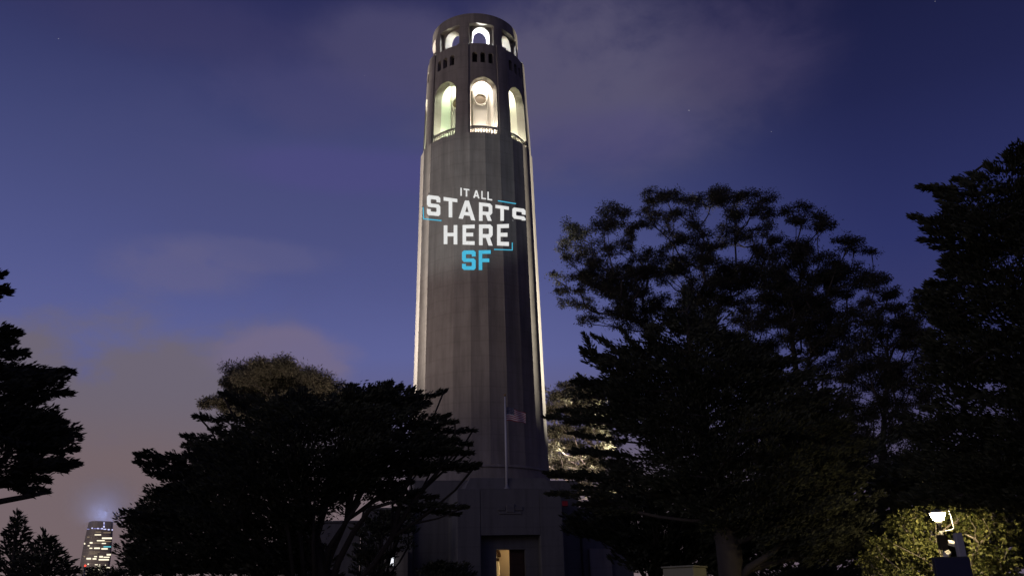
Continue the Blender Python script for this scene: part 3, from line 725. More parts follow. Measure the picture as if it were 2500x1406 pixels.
def eucalyptus(label, group, dist, stem_px, clumps, seed, leaf=.17, mleaf='euc', bark='grey_bark', per=1.0, depth=.8, r_tip=.016, droop=.35, extra=2):
    rng = np.random.default_rng(seed); ppm = FPX/dist
    stem = [at(x, y, dist+(dd[0] if dd else 0)) for (x, y, *dd) in stem_px]
    gz = ground_z(stem[0][0], stem[0][1]); stem[0] = np.array([stem[0][0], stem[0][1], gz-.3]); stem = dense(stem)
    t = thing('eucalyptus_tree', (stem[0][0], stem[0][1], gz), label, 'tree', group)
    Ps, Ds, Ls, Ws, targets = [], [], [], [], []
    clumps = list(clumps) + [(x+rng.normal(0, .8)*rx, y+ry*(.5+rng.normal(0, .8)), rx*rng.uniform(.6, 1), ry*rng.uniform(.6, 1)) for _ in range(extra) for x, y, rx, ry in clumps if rx > 16]
    cx = np.mean([c[0] for c in clumps]); hw = max(abs(c[0]-cx) for c in clumps)/ppm
    for (x, y, rx, ry) in clumps:
        lim = math.sqrt(max(.05, 1-((x-cx)/ppm/hw)**2))*hw*depth
        c = at(x, y, dist+rng.uniform(-1, 1)*lim); a = rx/ppm; b = ry/ppm
        nsub = max(3, int(3+a*4))
        for q in range(nsub):
            ang = rng.uniform(0, 2*math.pi); rr = math.sqrt(rng.uniform(0, 1))*.85
            off = np.array([math.cos(ang)*a*rr, math.sin(ang)*a*rr, b*(.6*math.sqrt(1-rr*rr)+rng.normal(0, .38))])
            sc = c+off; s = a*rng.uniform(.42, .72)
            n = int(per*125*rng.uniform(.5, 1.5)*max(.35, (s/.5))**1.7*(.2/leaf)**1.5)
            g = rng.normal(size=(n, 3)); g /= np.linalg.norm(g, axis=1, keepdims=True); g *= (rng.uniform(.08, 1.0, n)**.4)[:, None]
            g[:, 2] = np.where(g[:, 2] < 0, g[:, 2]*.35, g[:, 2]*.75); g += rng.normal(0, .16, (n, 3))
            Ps.append(sc+g*s); D = g*.7+rng.normal(0, .5, (n, 3)); D[:, 2] -= droop; Ds.append(D)
            l_ = rng.uniform(.5, 1.6, n)*leaf; Ls.append(l_); Ws.append(l_*rng.uniform(.18, .34, n))
            targets.append(sc-np.array([0, 0, .1*s]))
    N, par, rad = skeleton(stem, targets, r_tip, rng, alpha=.42, wig=.09, seg=.8, power=.44)
    frame_mesh('trunk', N, par, rad, M[bark], t, 5)
    for i in range(len(stem), len(N)):                  # loose leaves along the thin twigs
        if rad[i] < r_tip*3.2 and rng.random() < .8:
            m_ = int(rng.integers(6, 34)*per); sg_ = rng.uniform(.12, .38)
            Ps.append(N[i]+rng.normal(0, sg_, (m_, 3))*np.array([1, 1, .6])); D = rng.normal(0, .6, (m_, 3)); D[:, 2] -= droop; Ds.append(D)
            l_ = rng.uniform(.5, 1.5, m_)*leaf; Ls.append(l_); Ws.append(l_*rng.uniform(.18, .34, m_))
    leaf_mesh('crown', np.concatenate(Ps), np.concatenate(Ds), np.concatenate(Ls), np.concatenate(Ws), M[mleaf], t, rng)
    return t

# large cypress left of the tower
cypress('broad dark cypress with layered sprays and many stems, left of the tower in front', None, 36, [(800, 1500), (790, 1400), (760, 1280), (740, 1150), (730, 1050)],
 [(450,1128,328,1108,15),(450,1150,327,1128,13),(440,1168,350,1150,9),(600,1105,440,1063,13),(560,1095,446,1085,10),(700,1040,470,1018,13),(620,1068,508,1050,9),(700,1000,533,962,15),(600,1000,560,975,8),
  (480,1190,365,1216,13),(480,1180,380,1195,10),(450,1240,328,1245,14),(430,1260,335,1264,10),(430,1290,322,1296,13),(400,1320,310,1335,14),(400,1350,305,1350,12),(420,1375,306,1374,12),(420,1395,312,1398,12),(440,1215,372,1238,9),
  (690,1000,716,951,16),(735,1000,741,946,15),(770,1000,764,968,11),(800,1000,817,962,13),(848,1010,858,936,15),(868,990,880,950,9),(890,1000,914,942,15),(930,1000,957,930,20),(930,970,940,935,14),(955,970,984,942,12),(965,1010,1013,945,12),(990,985,1030,955,9),
  (960,995,1092,953,11),(1000,980,1050,986,8),(970,1020,1015,1003,9),(1000,1042,1100,1012,13),(1000,1048,1119,1029,11),(1020,1056,1163,1052,9),(1000,1070,1120,1074,12),(1010,1086,1153,1083,10),(990,1110,1156,1106,11),(1000,1100,1130,1096,9),(970,1135,1175,1135,13),(990,1146,1167,1145,9),(940,1158,1060,1150,12),(900,1185,1010,1178,11),(920,1205,1035,1200,11),(930,1218,1072,1213,10),(970,1228,1143,1240,9),(960,1240,1125,1256,8)],
 [(325,1400),(345,1320),(350,1262),(400,1232),(405,1205),(455,1170),(470,1120),(500,1112),(505,1075),(590,1055),(650,1005),(720,970),(790,985),(860,960),(960,955),(1000,1000),(1000,1060),(1050,1095),(1040,1140),(960,1165),(960,1195),(950,1220),(880,1215),(800,1235),(745,1300),(730,1400)],
 430, 11, lean=.32, sprig=.21, pad=.95, depth=4.2, extra=[([(800, 1450, 36), (826, 1370, 35.6), (862, 1300, 35.2), (905, 1240, 34.8), (965, 1224, 34.4)], .16, .06), ([(790, 1440, 36), (800, 1340, 35.5), (850, 1265, 35), (880, 1225, 34.8)], .13, .05), ([(745, 1440, 35.6), (735, 1330, 35.2), (722, 1220, 35), (716, 1120, 35)], .11, .06), ([(720, 1440, 35.2), (706, 1320, 34.8), (690, 1200, 34.6)], .08, .05), ([(770, 1440, 35.4), (764, 1330, 35), (768, 1220, 34.8)], .09, .05)])
# cypress at the left edge, near the camera
cypress('near dark cypress cut by the left edge of the view, long jagged sprays', None, 22, [(-170, 1900), (-170, 1500), (-170, 1100), (-190, 800), (-200, 500)],
 [(-60,705,28,712,13),(-60,690,14,669,12),(-60,735,4,726,8),(-40,820,52,812,17),(-40,842,38,836,12),(-30,862,70,866,15),(0,905,182,910,13),(10,928,150,922,12),(20,948,112,941,12),(40,962,184,962,11),(20,985,118,974,14),(-10,1005,92,1003,11),(20,1030,136,1010,9),(30,1046,165,1030,12),(40,1065,173,1070,12),(30,1085,150,1087,12),(40,1100,192,1100,13),(50,1120,196,1136,13),(30,1140,166,1148,13),(20,1165,122,1175,13),(0,1172,60,1188,13),(40,1188,121,1203,6),(30,1190,80,1211,5)],
 [(-420,420),(-200,460),(-70,640),(-40,700),(-110,760),(-40,810),(30,880),(90,925),(95,1000),(125,1060),(140,1120),(100,1158),(0,1172),(-300,1250)],
 250, 12, sprig=.15, pad=.62, depth=3.0, flat=2.5, alpha=.5, dens=1.3, lean=.3)
# cypress right of the tower
cypress('tall spreading dark cypress right of the tower, sprays reaching to the tower edge', None, 34, [(1800, 1520), (1786, 1400), (1778, 1330), (1745, 1180), (1715, 1060), (1690, 900), (1676, 760)],
 [(1700,800,1672,698,13),(1715,810,1741,755,14),(1655,820,1632,758,12),(1600,850,1590,790,12),(1570,870,1513,800,10),(1545,880,1442,815,11),(1490,880,1414,848,9),(1450,868,1424,811,5),(1480,895,1418,862,8),(1510,915,1460,900,9),(1520,935,1394,934,13),(1450,945,1409,914,8),(1500,965,1415,968,11),
  (1450,1003,1360,1003,10),(1470,1026,1326,1019,11),(1500,1020,1378,1034,10),(1530,1080,1384,1058,8),(1540,1112,1389,1105,9),(1500,1108,1398,1096,7),(1460,1160,1327,1155,11),(1490,1168,1340,1164,9),(1490,1206,1332,1207,10),(1510,1192,1395,1190,8),(1530,1232,1400,1233,9),(1560,1245,1450,1250,10),
  (1760,840,1783,812,12),(1790,870,1838,862,13),(1840,905,1940,876,12),(1830,900,1885,890,10),(1880,930,1990,915,12),(1900,980,2030,975,13)],
 [(1430,950),(1500,935),(1480,880),(1530,850),(1600,835),(1655,770),(1720,775),(1780,830),(1850,880),(1940,895),(2000,960),(2050,1080),(2100,1200),(2110,1360),(1920,1370),(1850,1320),(1760,1310),(1700,1240),(1600,1225),(1480,1185),(1500,1140),(1580,1105),(1560,1055),(1450,1025),(1450,990)],
 460, 13, flat=1.3, alpha=.6, sprig=.20, lean=.36, pad=.95, depth=4.0, bark='grey_bark', extra=[([(1800, 1425, 34), (1830, 1384, 33.8), (1884, 1350, 33.5), (1930, 1300, 33.2)], .17, .08)])
# cypress at the right edge
cypress('tallest dark cypress cut by the right edge of the view, towering over the street lamp', None, 28, [(2640, 1700, 2), (2640, 1350, 2), (2620, 1000, 1.5), (2590, 700, 1), (2570, 450)],
 [(2335,462,2236,457,8),(2340,475,2255,462,8),(2350,492,2280,478,6),(2350,510,2290,493,6),(2360,527,2298,506,6),(2340,560,2217,528,11),(2320,545,2245,545,8),(2330,575,2246,560,8),(2330,592,2240,588,9),(2345,605,2272,607,7),(2370,625,2310,640,8),(2350,660,2303,648,10),(2350,700,2262,692,9),(2330,718,2234,712,10),(2320,735,2250,730,9),(2435,425,2404,397,11),(2480,405,2456,372,9),(2410,440,2368,424,11),(2380,455,2330,438,11),(2510,385,2496,356,12),(2340,800,2275,780,11),(2330,860,2280,850,11),(2320,930,2262,925,11),(2310,990,2255,1000,11),(2290,1060,2232,1060,11),(2280,1120,2225,1130,11)],
 [(2700,300),(2510,375),(2440,410),(2350,450),(2300,550),(2345,600),(2350,660),(2290,725),(2300,850),(2290,950),(2260,1050),(2240,1150),(2260,1235),(2500,1250),(2800,1250)],
 420, 14, sprig=.18, pad=.8, depth=3.6, flat=2.5, alpha=.5, dens=1.35, lean=.33)
# big eucalyptus grove behind on the right (clump positions measured in an enlargement)
def C5(l): return [(1320+x/2.703, 440+y/2.703, rx/2.703, ry/2.703) for x, y, rx, ry in l]
F1 = C5([(230,320,30,30),(480,230,90,40),(430,300,80,45),(560,225,50,25),(270,360,70,50),(190,420,60,50),(150,480,50,50),(250,470,70,60),(370,430,60,50),(450,490,60,40),(580,370,55,45),(560,430,60,40),(660,305,60,30),(700,500,55,35),(760,540,60,40),(640,520,60,45),(560,600,80,50),(430,580,70,50),(340,540,60,40),(620,640,70,50),(480,660,80,55),(280,660,70,45),(350,720,80,50),(450,750,80,45),(560,720,80,50),(680,710,70,50),(250,720,50,35),(110,640,40,30),(110,680,25,20),(80,620,25,15),(110,725,10,10),(180,820,50,40),(260,840,50,40),(330,850,45,35),(290,930,50,35),(440,870,40,30),(410,900,40,25),(560,920,80,50),(650,950,90,50),(720,860,70,40),(780,800,80,50),(650,780,70,45),(560,830,70,40)])
F2 = C5([(780,110,70,35),(830,125,60,35),(730,150,45,25),(690,205,45,22),(790,240,80,55),(860,260,50,40),(980,140,55,30),(1010,130,40,25),(930,220,50,25),(990,290,80,50),(1040,340,50,40),(900,370,60,55),(860,440,60,50),(960,400,60,40),(1150,110,70,40),(1120,180,60,50),(1250,130,80,45),(1340,110,60,40),(1420,130,70,50),(1480,170,60,45),(1270,200,60,30),(1390,200,60,30),(1230,350,80,45),(1340,390,80,50),(1200,380,50,40),(1500,240,50,40),(1050,470,80,45),(1130,460,60,40),(1010,540,90,50),(1100,560,70,50),(900,580,80,50),(850,630,80,45),(1180,620,90,55),(1280,640,90,55),(1400,600,90,55),(1350,700,90,55),(1150,720,90,60),(1250,800,90,60),(1400,820,90,60),(1000,700,80,50),(950,780,80,50),(1400,960,90,60)])
F3 = C5([(1640,235,60,30),(1720,215,70,40),(1800,265,70,35),(1870,300,50,20),(1700,280,50,30),(1500,340,55,35),(1560,390,55,30),(1640,450,70,40),(1720,470,70,45),(1560,500,80,40),(1460,510,60,35),(1680,530,80,40),(1850,520,60,35),(1970,420,40,35),(2040,400,50,25),(2100,440,50,35),(2060,480,40,30),(2190,480,40,20),(1930,520,40,30),(1990,560,50,30),(2110,570,40,25),(1960,640,110,50),(2050,640,90,50),(1850,680,80,50),(2130,660,50,40),(2180,700,40,30),(1520,620,90,50),(1620,590,80,45),(1500,720,90,55),(1620,700,80,55),(1540,830,90,60),(1680,790,80,55),(1750,620,60,60),(1780,740,70,60),(1850,800,80,55),(1700,900,80,60),(1850,920,80,60),(1560,950,80,60),(1960,780,70,50),(1980,900,70,60),(1950,1010,80,55),(1750,1050,80,50)])
F4 = [(2145,715,22,12),(2175,722,22,14),(2165,755,24,16),(2195,760,22,16),(2110,745,22,14),(2090,775,28,18),(2130,790,26,16),(2180,800,28,18),(2220,790,26,18),(2250,760,22,16),(2240,730,20,12),(2110,830,28,18),(2160,850,30,20),(2215,840,30,18),(2260,830,26,18),(2080,880,28,20),(2130,900,30,20),(2190,900,30,20),(2245,890,28,20),(2100,950,30,20),(2160,960,30,22),(2220,950,30,20),(2270,960,26,20),(2060,1000,30,20),(2120,1020,30,22),(2190,1030,34,22),(2250,1040,30,22),(2080,1080,34,22),(2150,1100,34,22),(2220,1110,34,22),(2060,930,26,18),(2020,1050,30,20),(2030,1120,34,22),(2110,1160,36,24),(2190,1170,36,24)]
_rf = random.Random(5)
def fillc(poly, n, r):
    out = []
    while len(out) < n:
        x, y = _rf.uniform(min(p[0] for p in poly), max(p[0] for p in poly)), _rf.uniform(min(p[1] for p in poly), max(p[1] for p in poly))
        if inside(poly, x, y): out.append((x, y, r*_rf.uniform(.7, 1.2), r*_rf.uniform(.5, .8)))
    return out
F1 += fillc([(1400,700),(1480,640),(1560,640),(1620,720),(1620,800),(1500,790)], 8, 24)
F2 += fillc([(1600,640),(1850,640),(1900,800),(1900,960),(1700,820)], 20, 26)
F3 += fillc([(1880,640),(2080,700),(2110,850),(2060,1050),(1880,1050),(1850,800)], 26, 26)
F4 += fillc([(2080,800),(2250,780),(2280,1060),(2060,1150)], 18, 24)
GE = 'dark eucalyptus trees behind the right cypress'
eucalyptus('leftmost dark eucalyptus of the right grove, reaching toward the tower', GE, 60, [(1760, 1420), (1700, 1150), (1650, 980), (1600, 860)], F1, 21)
eucalyptus('highest dark eucalyptus of the right grove, with flat domed top clumps', GE, 64, [(1830, 1420), (1800, 1150), (1760, 900), (1740, 760)], F2, 22)
eucalyptus('dark eucalyptus with wispy right-leaning top twigs, right part of the grove', GE, 62, [(1990, 1420), (1960, 1150), (1950, 950), (1930, 800)], F3, 23)
eucalyptus('thin stemmed eucalyptus between the grove and the cypress at right edge', GE, 58, [(2150, 1420), (2150, 1200), (2160, 1000), (2170, 880)], F4, 24)
# eucalyptus behind the left cypress, faintly lit
Dc = [(590,920,35,20),(640,910,40,16),(690,915,40,20),(740,930,40,22),(790,950,35,20),(832,972,26,13),(570,948,28,22),(620,942,40,22),(680,950,40,22),(740,965,45,22),(545,985,24,16),(600,985,35,18),(660,985,30,18),(700,990,30,18),(760,1000,40,20),(805,995,35,18),(838,1000,24,14),(800,1025,35,18),(560,1005,24,12),(850,1020,26,14),(640,1020,30,16)]
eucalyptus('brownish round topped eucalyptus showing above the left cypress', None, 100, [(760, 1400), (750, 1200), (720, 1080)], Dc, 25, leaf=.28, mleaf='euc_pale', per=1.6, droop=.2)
# lit eucalyptus right behind the tower
Ec = [(1348,978,18,12),(1372,966,22,14),(1398,944,22,13),(1420,952,20,14),(1440,970,20,14),(1345,1000,18,12),(1380,990,24,14),(1415,985,24,14),(1440,1005,22,12),(1470,985,22,16),(1350,1060,22,14),(1385,1050,24,14),(1420,1060,26,14),(1460,1060,24,14),(1345,1090,18,12),(1375,1085,20,12),(1345,1125,20,14),(1385,1130,22,12),(1420,1120,22,12),(1460,1110,24,14),(1500,1090,24,16),(1500,1130,24,14),(1350,1160,20,10),(1400,1160,24,12),(1450,1155,24,14),(1500,1170,26,16),(1540,1160,26,16),(1560,1200,26,16),(1420,1195,26,14),(1480,1210,26,14)]
Ec += [(1355,1020,20,14),(1400,1015,24,14),(1450,1030,24,14),(1365,945,14,9),(1410,930,16,9),(1360,1105,20,14),(1405,1090,22,14),(1440,1140,24,14),(1375,1150,20,14),(1340,1140,16,12)]
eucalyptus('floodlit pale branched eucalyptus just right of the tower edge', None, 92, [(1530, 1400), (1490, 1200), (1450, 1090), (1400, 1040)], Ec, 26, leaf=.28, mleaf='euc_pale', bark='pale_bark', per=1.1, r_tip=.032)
pE = at(1420, 1150, 84); lamp('grove_floodlight', 'SPOT', (9.5, 12.5, 3.0), 18000, (1, .80, .76), .3, at(1410, 1030, 92), 70, .6)
lamp('left_grove_floodlight', 'SPOT', (-16, 8, 3.0), 15000, (1, .78, .70), .3, at(700, 950, 100), 60, .7)
# small conifers at lower left
def fan(cx, top, bot, wid, n, seed, th=6):
    rg = random.Random(seed); out = []
    for i in range(n):
        f = (i+.4)/n; y = top+(bot-top)*f; w = wid*(.18+.82*f)*rg.uniform(.75, 1.1); s = -1 if i % 2 else 1
        out.append((cx, y+8, cx+s*w, y-rg.uniform(2, 12)*f, th*rg.uniform(.7, 1.2)))
    return out
GS = 'small feathery conifers beside the far skyscraper'
cypress('feathery dark conifer at the lower left corner, its spire left of the other', GS, 62, [(30, 1450), (36, 1340), (42, 1262)], fan(42, 1258, 1410, 85, 22, 1)+[(42, 1275, 44, 1246, 4)], [(0,1400),(20,1320),(42,1280),(70,1320),(110,1400)], 14, 31, name='conifer_tree', sprig=.36, pad=.6, depth=2.2, lean=.15, dens=.32)
cypress('feathery dark conifer just left of the far skyscraper, its boughs touching it', GS, 60, [(110, 1450), (113, 1380), (112, 1308)], fan(113, 1306, 1412, 100, 20, 2)+[(112, 1320, 104, 1290, 5)], [(50,1402),(90,1345),(112,1318),(140,1345),(200,1402)], 18, 32, name='conifer_tree', sprig=.36, pad=.6, depth=2.2, lean=.15, dens=.32)
# dense dark trees filling the right background and the low dark shrubs
cypress('dense dark tree between the right wing of the building and the right cypress', None, 46, [(1600, 1480), (1600, 1380), (1590, 1300)], [(1500,1290,1380,1275,13),(1520,1260,1440,1222,13),(1540,1250,1505,1212,12),(1560,1260,1540,1240,12)], [(1400,1300),(1440,1240),(1500,1218),(1560,1200),(1640,1190),(1740,1200),(1800,1260),(1800,1400),(1720,1400),(1680,1340),(1650,1400),(1570,1400),(1500,1330)], 230, 41, name='bushy_tree', sprig=.34, pad=.9, depth=3)
cypress('dense dark bushy tree low behind the yellow lit trunk', None, 48, [(1960, 1480), (1960, 1300), (1960, 1150)], [(1900,1100,1860,1040,16),(2000,1080,2040,1010,16)], [(1700,1300),(1780,1180),(1860,1060),(1960,1010),(2080,1040),(2180,1120),(2200,1406),(1900,1406),(1760,1350)], 170, 42, name='bushy_tree', sprig=.36, pad=1.1, depth=3.5)
cypress('dense dark bushy tree behind the lamp lit shrub', None, 44, [(2320, 1480), (2320, 1300), (2320, 1150)], [(2260,1100,2230,1060,16)], [(2140,1406),(2150,1180),(2240,1090),(2360,1080),(2560,1120),(2560,1406)], 150, 43, name='bushy_tree', sprig=.36, pad=1.1, depth=3.5)
for (lb, d_, x0, x1, y0, sd_) in [('low dark shrub at the foot of the left cypress', 40, 600, 800, 1325, 51), ('low dark shrub in front of the building left of the door', 55, 1010, 1165, 1372, 52), ('low dark shrub at the foot of the yellow lit trunk', 40, 1760, 2150, 1382, 55), ('low dark shrub under the far skyscraper', 80, 190, 330, 1380, 53)]:
    cypress(lb, 'low dark shrubs along the bottom', d_, [((x0+x1)/2, 1500), ((x0+x1)/2, 1440)], [], [(x0,1440),(x0+20,y0+16),((x0+x1)/2-20,y0+4),(x1-20,y0+12),(x1,1440)], 44, sd_, name='shrub', sprig=.26, pad=.7, depth=1.5, lean=.6, cat='shrub', stem_r=.02)

cypress('dark bushy tree growing against the left wing of the entrance building', None, 57, [(925, 1480), (925, 1380), (930, 1300)], [(920,1300,892,1262,10),(950,1270,990,1255,10),(940,1270,930,1246,9)], [(868,1410),(872,1290),(905,1255),(1000,1250),(1004,1340),(962,1345),(950,1410)], 90, 54, name='bushy_tree', sprig=.26, pad=.6, depth=1.6, lean=.5)

# ------------------------------------------------------------------ street lamp, lamp-lit bush, sign, cabinet
def bush(label, dist, lobes, n, seed):
    rng = np.random.default_rng(seed); ppm = FPX/dist
    b0 = at(2335, 1500, dist+.4); gz = ground_z(b0[0], b0[1]); stem = [np.array([b0[0], b0[1], gz-.2]), np.array([b0[0], b0[1], gz+.8])]
    t = thing('bush', (b0[0], b0[1], gz), label, 'bush')
    Ps, Ds, tg = [], [], []
    for k in range(n):
        lx, ly, rx, ry, dd = lobes[rng.integers(len(lobes))]
        g = rng.normal(size=3); g /= np.linalg.norm(g); g *= rng.uniform(.2, 1.4)**.7
        c = at(lx+g[0]*rx, ly+g[2]*ry, dist+dd+g[1]*rx/ppm); m_ = rng.integers(5, 16)
        q = rng.normal(0, .085, (m_, 3)); Ps.append(c+q); D = q*5+g*.4+rng.normal(0, .4, (m_, 3)); D[:, 2] -= .15; Ds.append(D)
        if k % 5 == 0: tg.append(c)
    Pn = np.concatenate(Ps); n_ = len(Pn); l_ = rng.uniform(.07, .17, n_)
    N, par, rad = skeleton(stem, tg, .012, rng); frame_mesh('stems', N, par, rad, M['pale_bark'], t, 5)
    leaf_mesh('foliage', Pn, np.concatenate(Ds), l_, l_*rng.uniform(.5, .75, n_), M['bush'], t, rng)
bush('leafy green bush lit yellow by the street lamp in front of it', 32.1, [(2240,1296,46,36,0),(2200,1345,52,38,.2),(2150,1332,34,22,.5),(2128,1370,26,20,.6),(2265,1350,38,34,.1),(2222,1262,30,18,.3),(2330,1240,36,22,.4),(2385,1252,46,34,.1),(2352,1285,34,24,.5),(2425,1300,44,38,0),(2398,1352,40,36,-.2),(2452,1368,38,40,.1),(2372,1400,44,26,-.3),(2220,1400,46,24,0),(2470,1420,30,26,.3),(2160,1400,40,22,.5),(2300,1390,40,26,.5),(2410,1225,26,14,.7),(2300,1225,22,12,.8),(2476,1300,22,18,.5),(2440,1240,20,14,.8),(2190,1280,22,16,.6)], 1150, 61)

LD = 30.0
def a3(x, y, dd=0): return Vector(at(x, y, LD+dd))
hp = a3(2291.5, 1268)
gz = ground_z(hp.x, hp.y); lampo = thing('street_lamp', (hp.x, hp.y, gz), 'glowing bowl headed street lamp with cameras on its post, in front of bush', 'street lamp')
px1 = 0.0147                                            # metres per photo pixel here
bm = bmesh.new(); lathe(bm, hp, [(.10, -.02), (.15, 0), (.185, .1), (.215, .19)], 24); obj('lamp_bowl', bm, emis('lit frosted bowl', (1, .80, .44), 210), lampo, True)
bm = bmesh.new(); lathe(bm, hp, [(.25, .195), (.26, .215), (.2, .25), (.08, .29), (.03, .34)], 24); obj('lamp_cap', bm, M['metal'], lampo, True)
bm = bmesh.new(); lathe(bm, hp, [(.05, -.34), (.05, -.16), (.085, -.10), (.085, -.025)], 16); obj('neck', bm, M['dark_metal'], lampo, True)
bm = bmesh.new(); tube(bm, [(hp.x, hp.y, gz-.2), (hp.x, hp.y, gz+1), (hp.x, hp.y, hp.z-.33)], [.09, .075, .06], 12); obj('post', bm, M['dark_metal'], lampo, True)
rt = Vector((CR[0], CR[1], 0)).normalized(); fw = Vector((CF[0], CF[1], 0)).normalized()
bm = bmesh.new(); tube(bm, [hp+Vector((0, 0, -.36)), hp+rt*.36+Vector((0, 0, -.30)), hp+rt*.42+Vector((0, 0, -.25)), hp+rt*.40+Vector((0, 0, .1)), hp+rt*.33+Vector((0, 0, .42))], [.018]*5, 8); obj('conduit', bm, M['metal'], lampo, True)
bm = bmesh.new()
bmesh.ops.create_cube(bm, size=1, matrix=Matrix.Translation(hp-rt*.07-fw*.1+Vector((0, 0, -.66))) @ Matrix.Rotation(-_y, 4, 'Z') @ Matrix.Diagonal((.24, .16, .42, 1)))
bmesh.ops.bevel(bm, geom=list(bm.edges), offset=.02, segments=2, affect='EDGES'); obj('equipment_box', bm, M['cabinet_brown'], lampo)
for q, (c0, c1) in enumerate([((.10, -.13, -.70), (.34, -.26, -.78)), ((.06, -.14, -.98), (-.16, -.34, -1.06))]):
    p0 = hp+rt*c0[0]+fw*c0[1]+Vector((0, 0, c0[2])); p1 = hp+rt*c1[0]+fw*c1[1]+Vector((0, 0, c1[2]))
    bm = bmesh.new(); tube(bm, [p0, p1], [.065, .075], 14); tube(bm, [p0+Vector((0, 0, .075)), p1+(p1-p0)*.12+Vector((0, 0, .085))], [.03, .03], 6)
    c_ = obj('security_camera', bm, M['white_metal'], lampo)
    bm = bmesh.new(); tube(bm, [p0+(p1-p0)*.2, hp+Vector((0, 0, c0[2]-.1))], [.025, .025], 8); obj('bracket', bm, M['dark_metal'], c_)
sg = at(2326, 1380, 24); gz = ground_z(sg[0], sg[1])
t = thing('notice_board', (sg[0], sg[1], gz), 'dark blue board seen from behind on grey post, below the street lamp', 'notice board', rz=0)
Rz = Matrix.Translation((sg[0], sg[1], 0)) @ Matrix.Rotation(-_y, 4, 'Z')
zt = at(2326, 1361, 24)[2]; hw = 37/FPX*24
def loc_box(x0, x1, y0, y1, z0, z1, bev=.01, Rz=Rz):
    bm = bmesh.new(); box(bm, x0, x1, y0, y1, z0, z1, bev); bmesh.ops.transform(bm, matrix=Rz, verts=bm.verts); return bm
obj('panel', loc_box(-hw, hw, -.03, .03, zt-1.1, zt), M['panel'], t)
obj('frame', loc_box(-hw-.03, hw+.03, .032, .07, zt-1.14, zt+.03), M['dark_metal'], t)
obj('post', loc_box(.25, .43, .08, .24, gz-.2, zt+.58, .02), M['metal'], t)
cb = at(1662, 1395, 30); gz = ground_z(cb[0], cb[1]); zt = at(1662, 1381, 30)[2]
t = thing('utility_cabinet', (cb[0], cb[1], gz), 'pale olive box shaped utility cabinet at the bottom edge, lit from the right', 'cabinet')
Rc = Matrix.Translation((cb[0], cb[1], 0)) @ Matrix.Rotation(-_y-.55, 4, 'Z')
obj('cabinet_body', loc_box(-.5, .55, -.3, .9, gz-.1, zt-.06, .02, Rc), M['cabinet'], t)
obj('lid', loc_box(-.54, .59, -.34, .94, zt-.055, zt, .015, Rc), M['cabinet'], t)
# small red lamp post by the far conifers
rp = Vector(at(208, 1380, 66)); gz = ground_z(rp.x, rp.y)
t = thing('signal_post', (rp.x, rp.y, gz), 'thin post with a tiny red light, in front of the far skyscraper', 'signal')
bm = bmesh.new(); tube(bm, [(rp.x, rp.y, gz-.1), (rp.x, rp.y, rp.z-.06)], [.05, .04], 8); obj('post', bm, M['metal'], t)
bm = bmesh.new(); bmesh.ops.create_uvsphere(bm, u_segments=12, v_segments=8, radius=.06, matrix=Matrix.Translation(rp)); obj('red_light', bm, emis('red signal glow', (1, .05, .03), 3), t)

# ------------------------------------------------------------------ far skyscraper in low cloud
SD = 1600.0
ctr = Vector(at(240, 1320, SD+24)); ctr.z = 0
def ztop(y): return float(at(245, y, SD)[2])
sk = thing('skyscraper', (ctr.x, ctr.y, -76), 'distant rounded skyscraper with lit floors, its glowing crown lost in low cloud', 'skyscraper')
def sq(r, rot, z, n=40, pw=3.6):
    out = []
    for i in range(n):
        t_ = 2*math.pi*i/n; c_, s_ = math.cos(t_), math.sin(t_)
        k_ = r/((abs(c_)**pw+abs(s_)**pw)**(1/pw)); a_ = t_+rot
        out.append((ctr.x+k_*math.cos(a_), ctr.y+k_*math.sin(a_), z))
    return out
ROT = -R_(-14.5)+R_(20)
zr = ztop(1294); z1 = ztop(1270)
prof = [(-76, 21.5), (40, 21.5), (ztop(1400), 20.6), (ztop(1340), 19.6), (zr, 18.0), (zr+.5, 18.0), (z1, 16.6)]
bm = bmesh.new(); rg = [[bm.verts.new(p) for p in sq(r, ROT, z)] for z, r in prof]
for r0, r1 in zip(rg, rg[1:]):
    for i in range(40): bm.faces.new((r0[i], r0[(i+1) % 40], r1[(i+1) % 40], r1[i]))
bm.faces.new(rg[-1]); bm.faces.new(rg[0][::-1])
bmesh.ops.recalc_face_normals(bm, faces=bm.faces)
bvh = BVHTree.FromBMesh(bm); obj('glass_body', bm, M['glass'], sk)
bm = bmesh.new(); z = -70.0
while z < zr-3:
    r = float(np.interp(z, [p[0] for p in prof], [p[1] for p in prof]))+.25
    a_ = [bm.verts.new(p) for p in sq(r, ROT, z)]; b_ = [bm.verts.new(p) for p in sq(r, ROT, z+1.2)]
    for i in range(40): bm.faces.new((a_[i], a_[(i+1) % 40], b_[(i+1) % 40], b_[i]))
    z += 4.4
obj('floor_bands', bm, mat('pale spandrel bands', (.22, .2, .19), .5, .1, .1), sk)
WE = {'w': emis('warm lit office', (1, .90, .66), 1.35), 'd': emis('dim lit office', (.55, .42, .28), .55), 'c': emis('cyan lit office', (.15, .62, .72), .9), 'b': emis('blue white crown light', (.62, .62, 1), 1.3), 'v': emis('violet crown light', (.36, .36, .85), .8)}
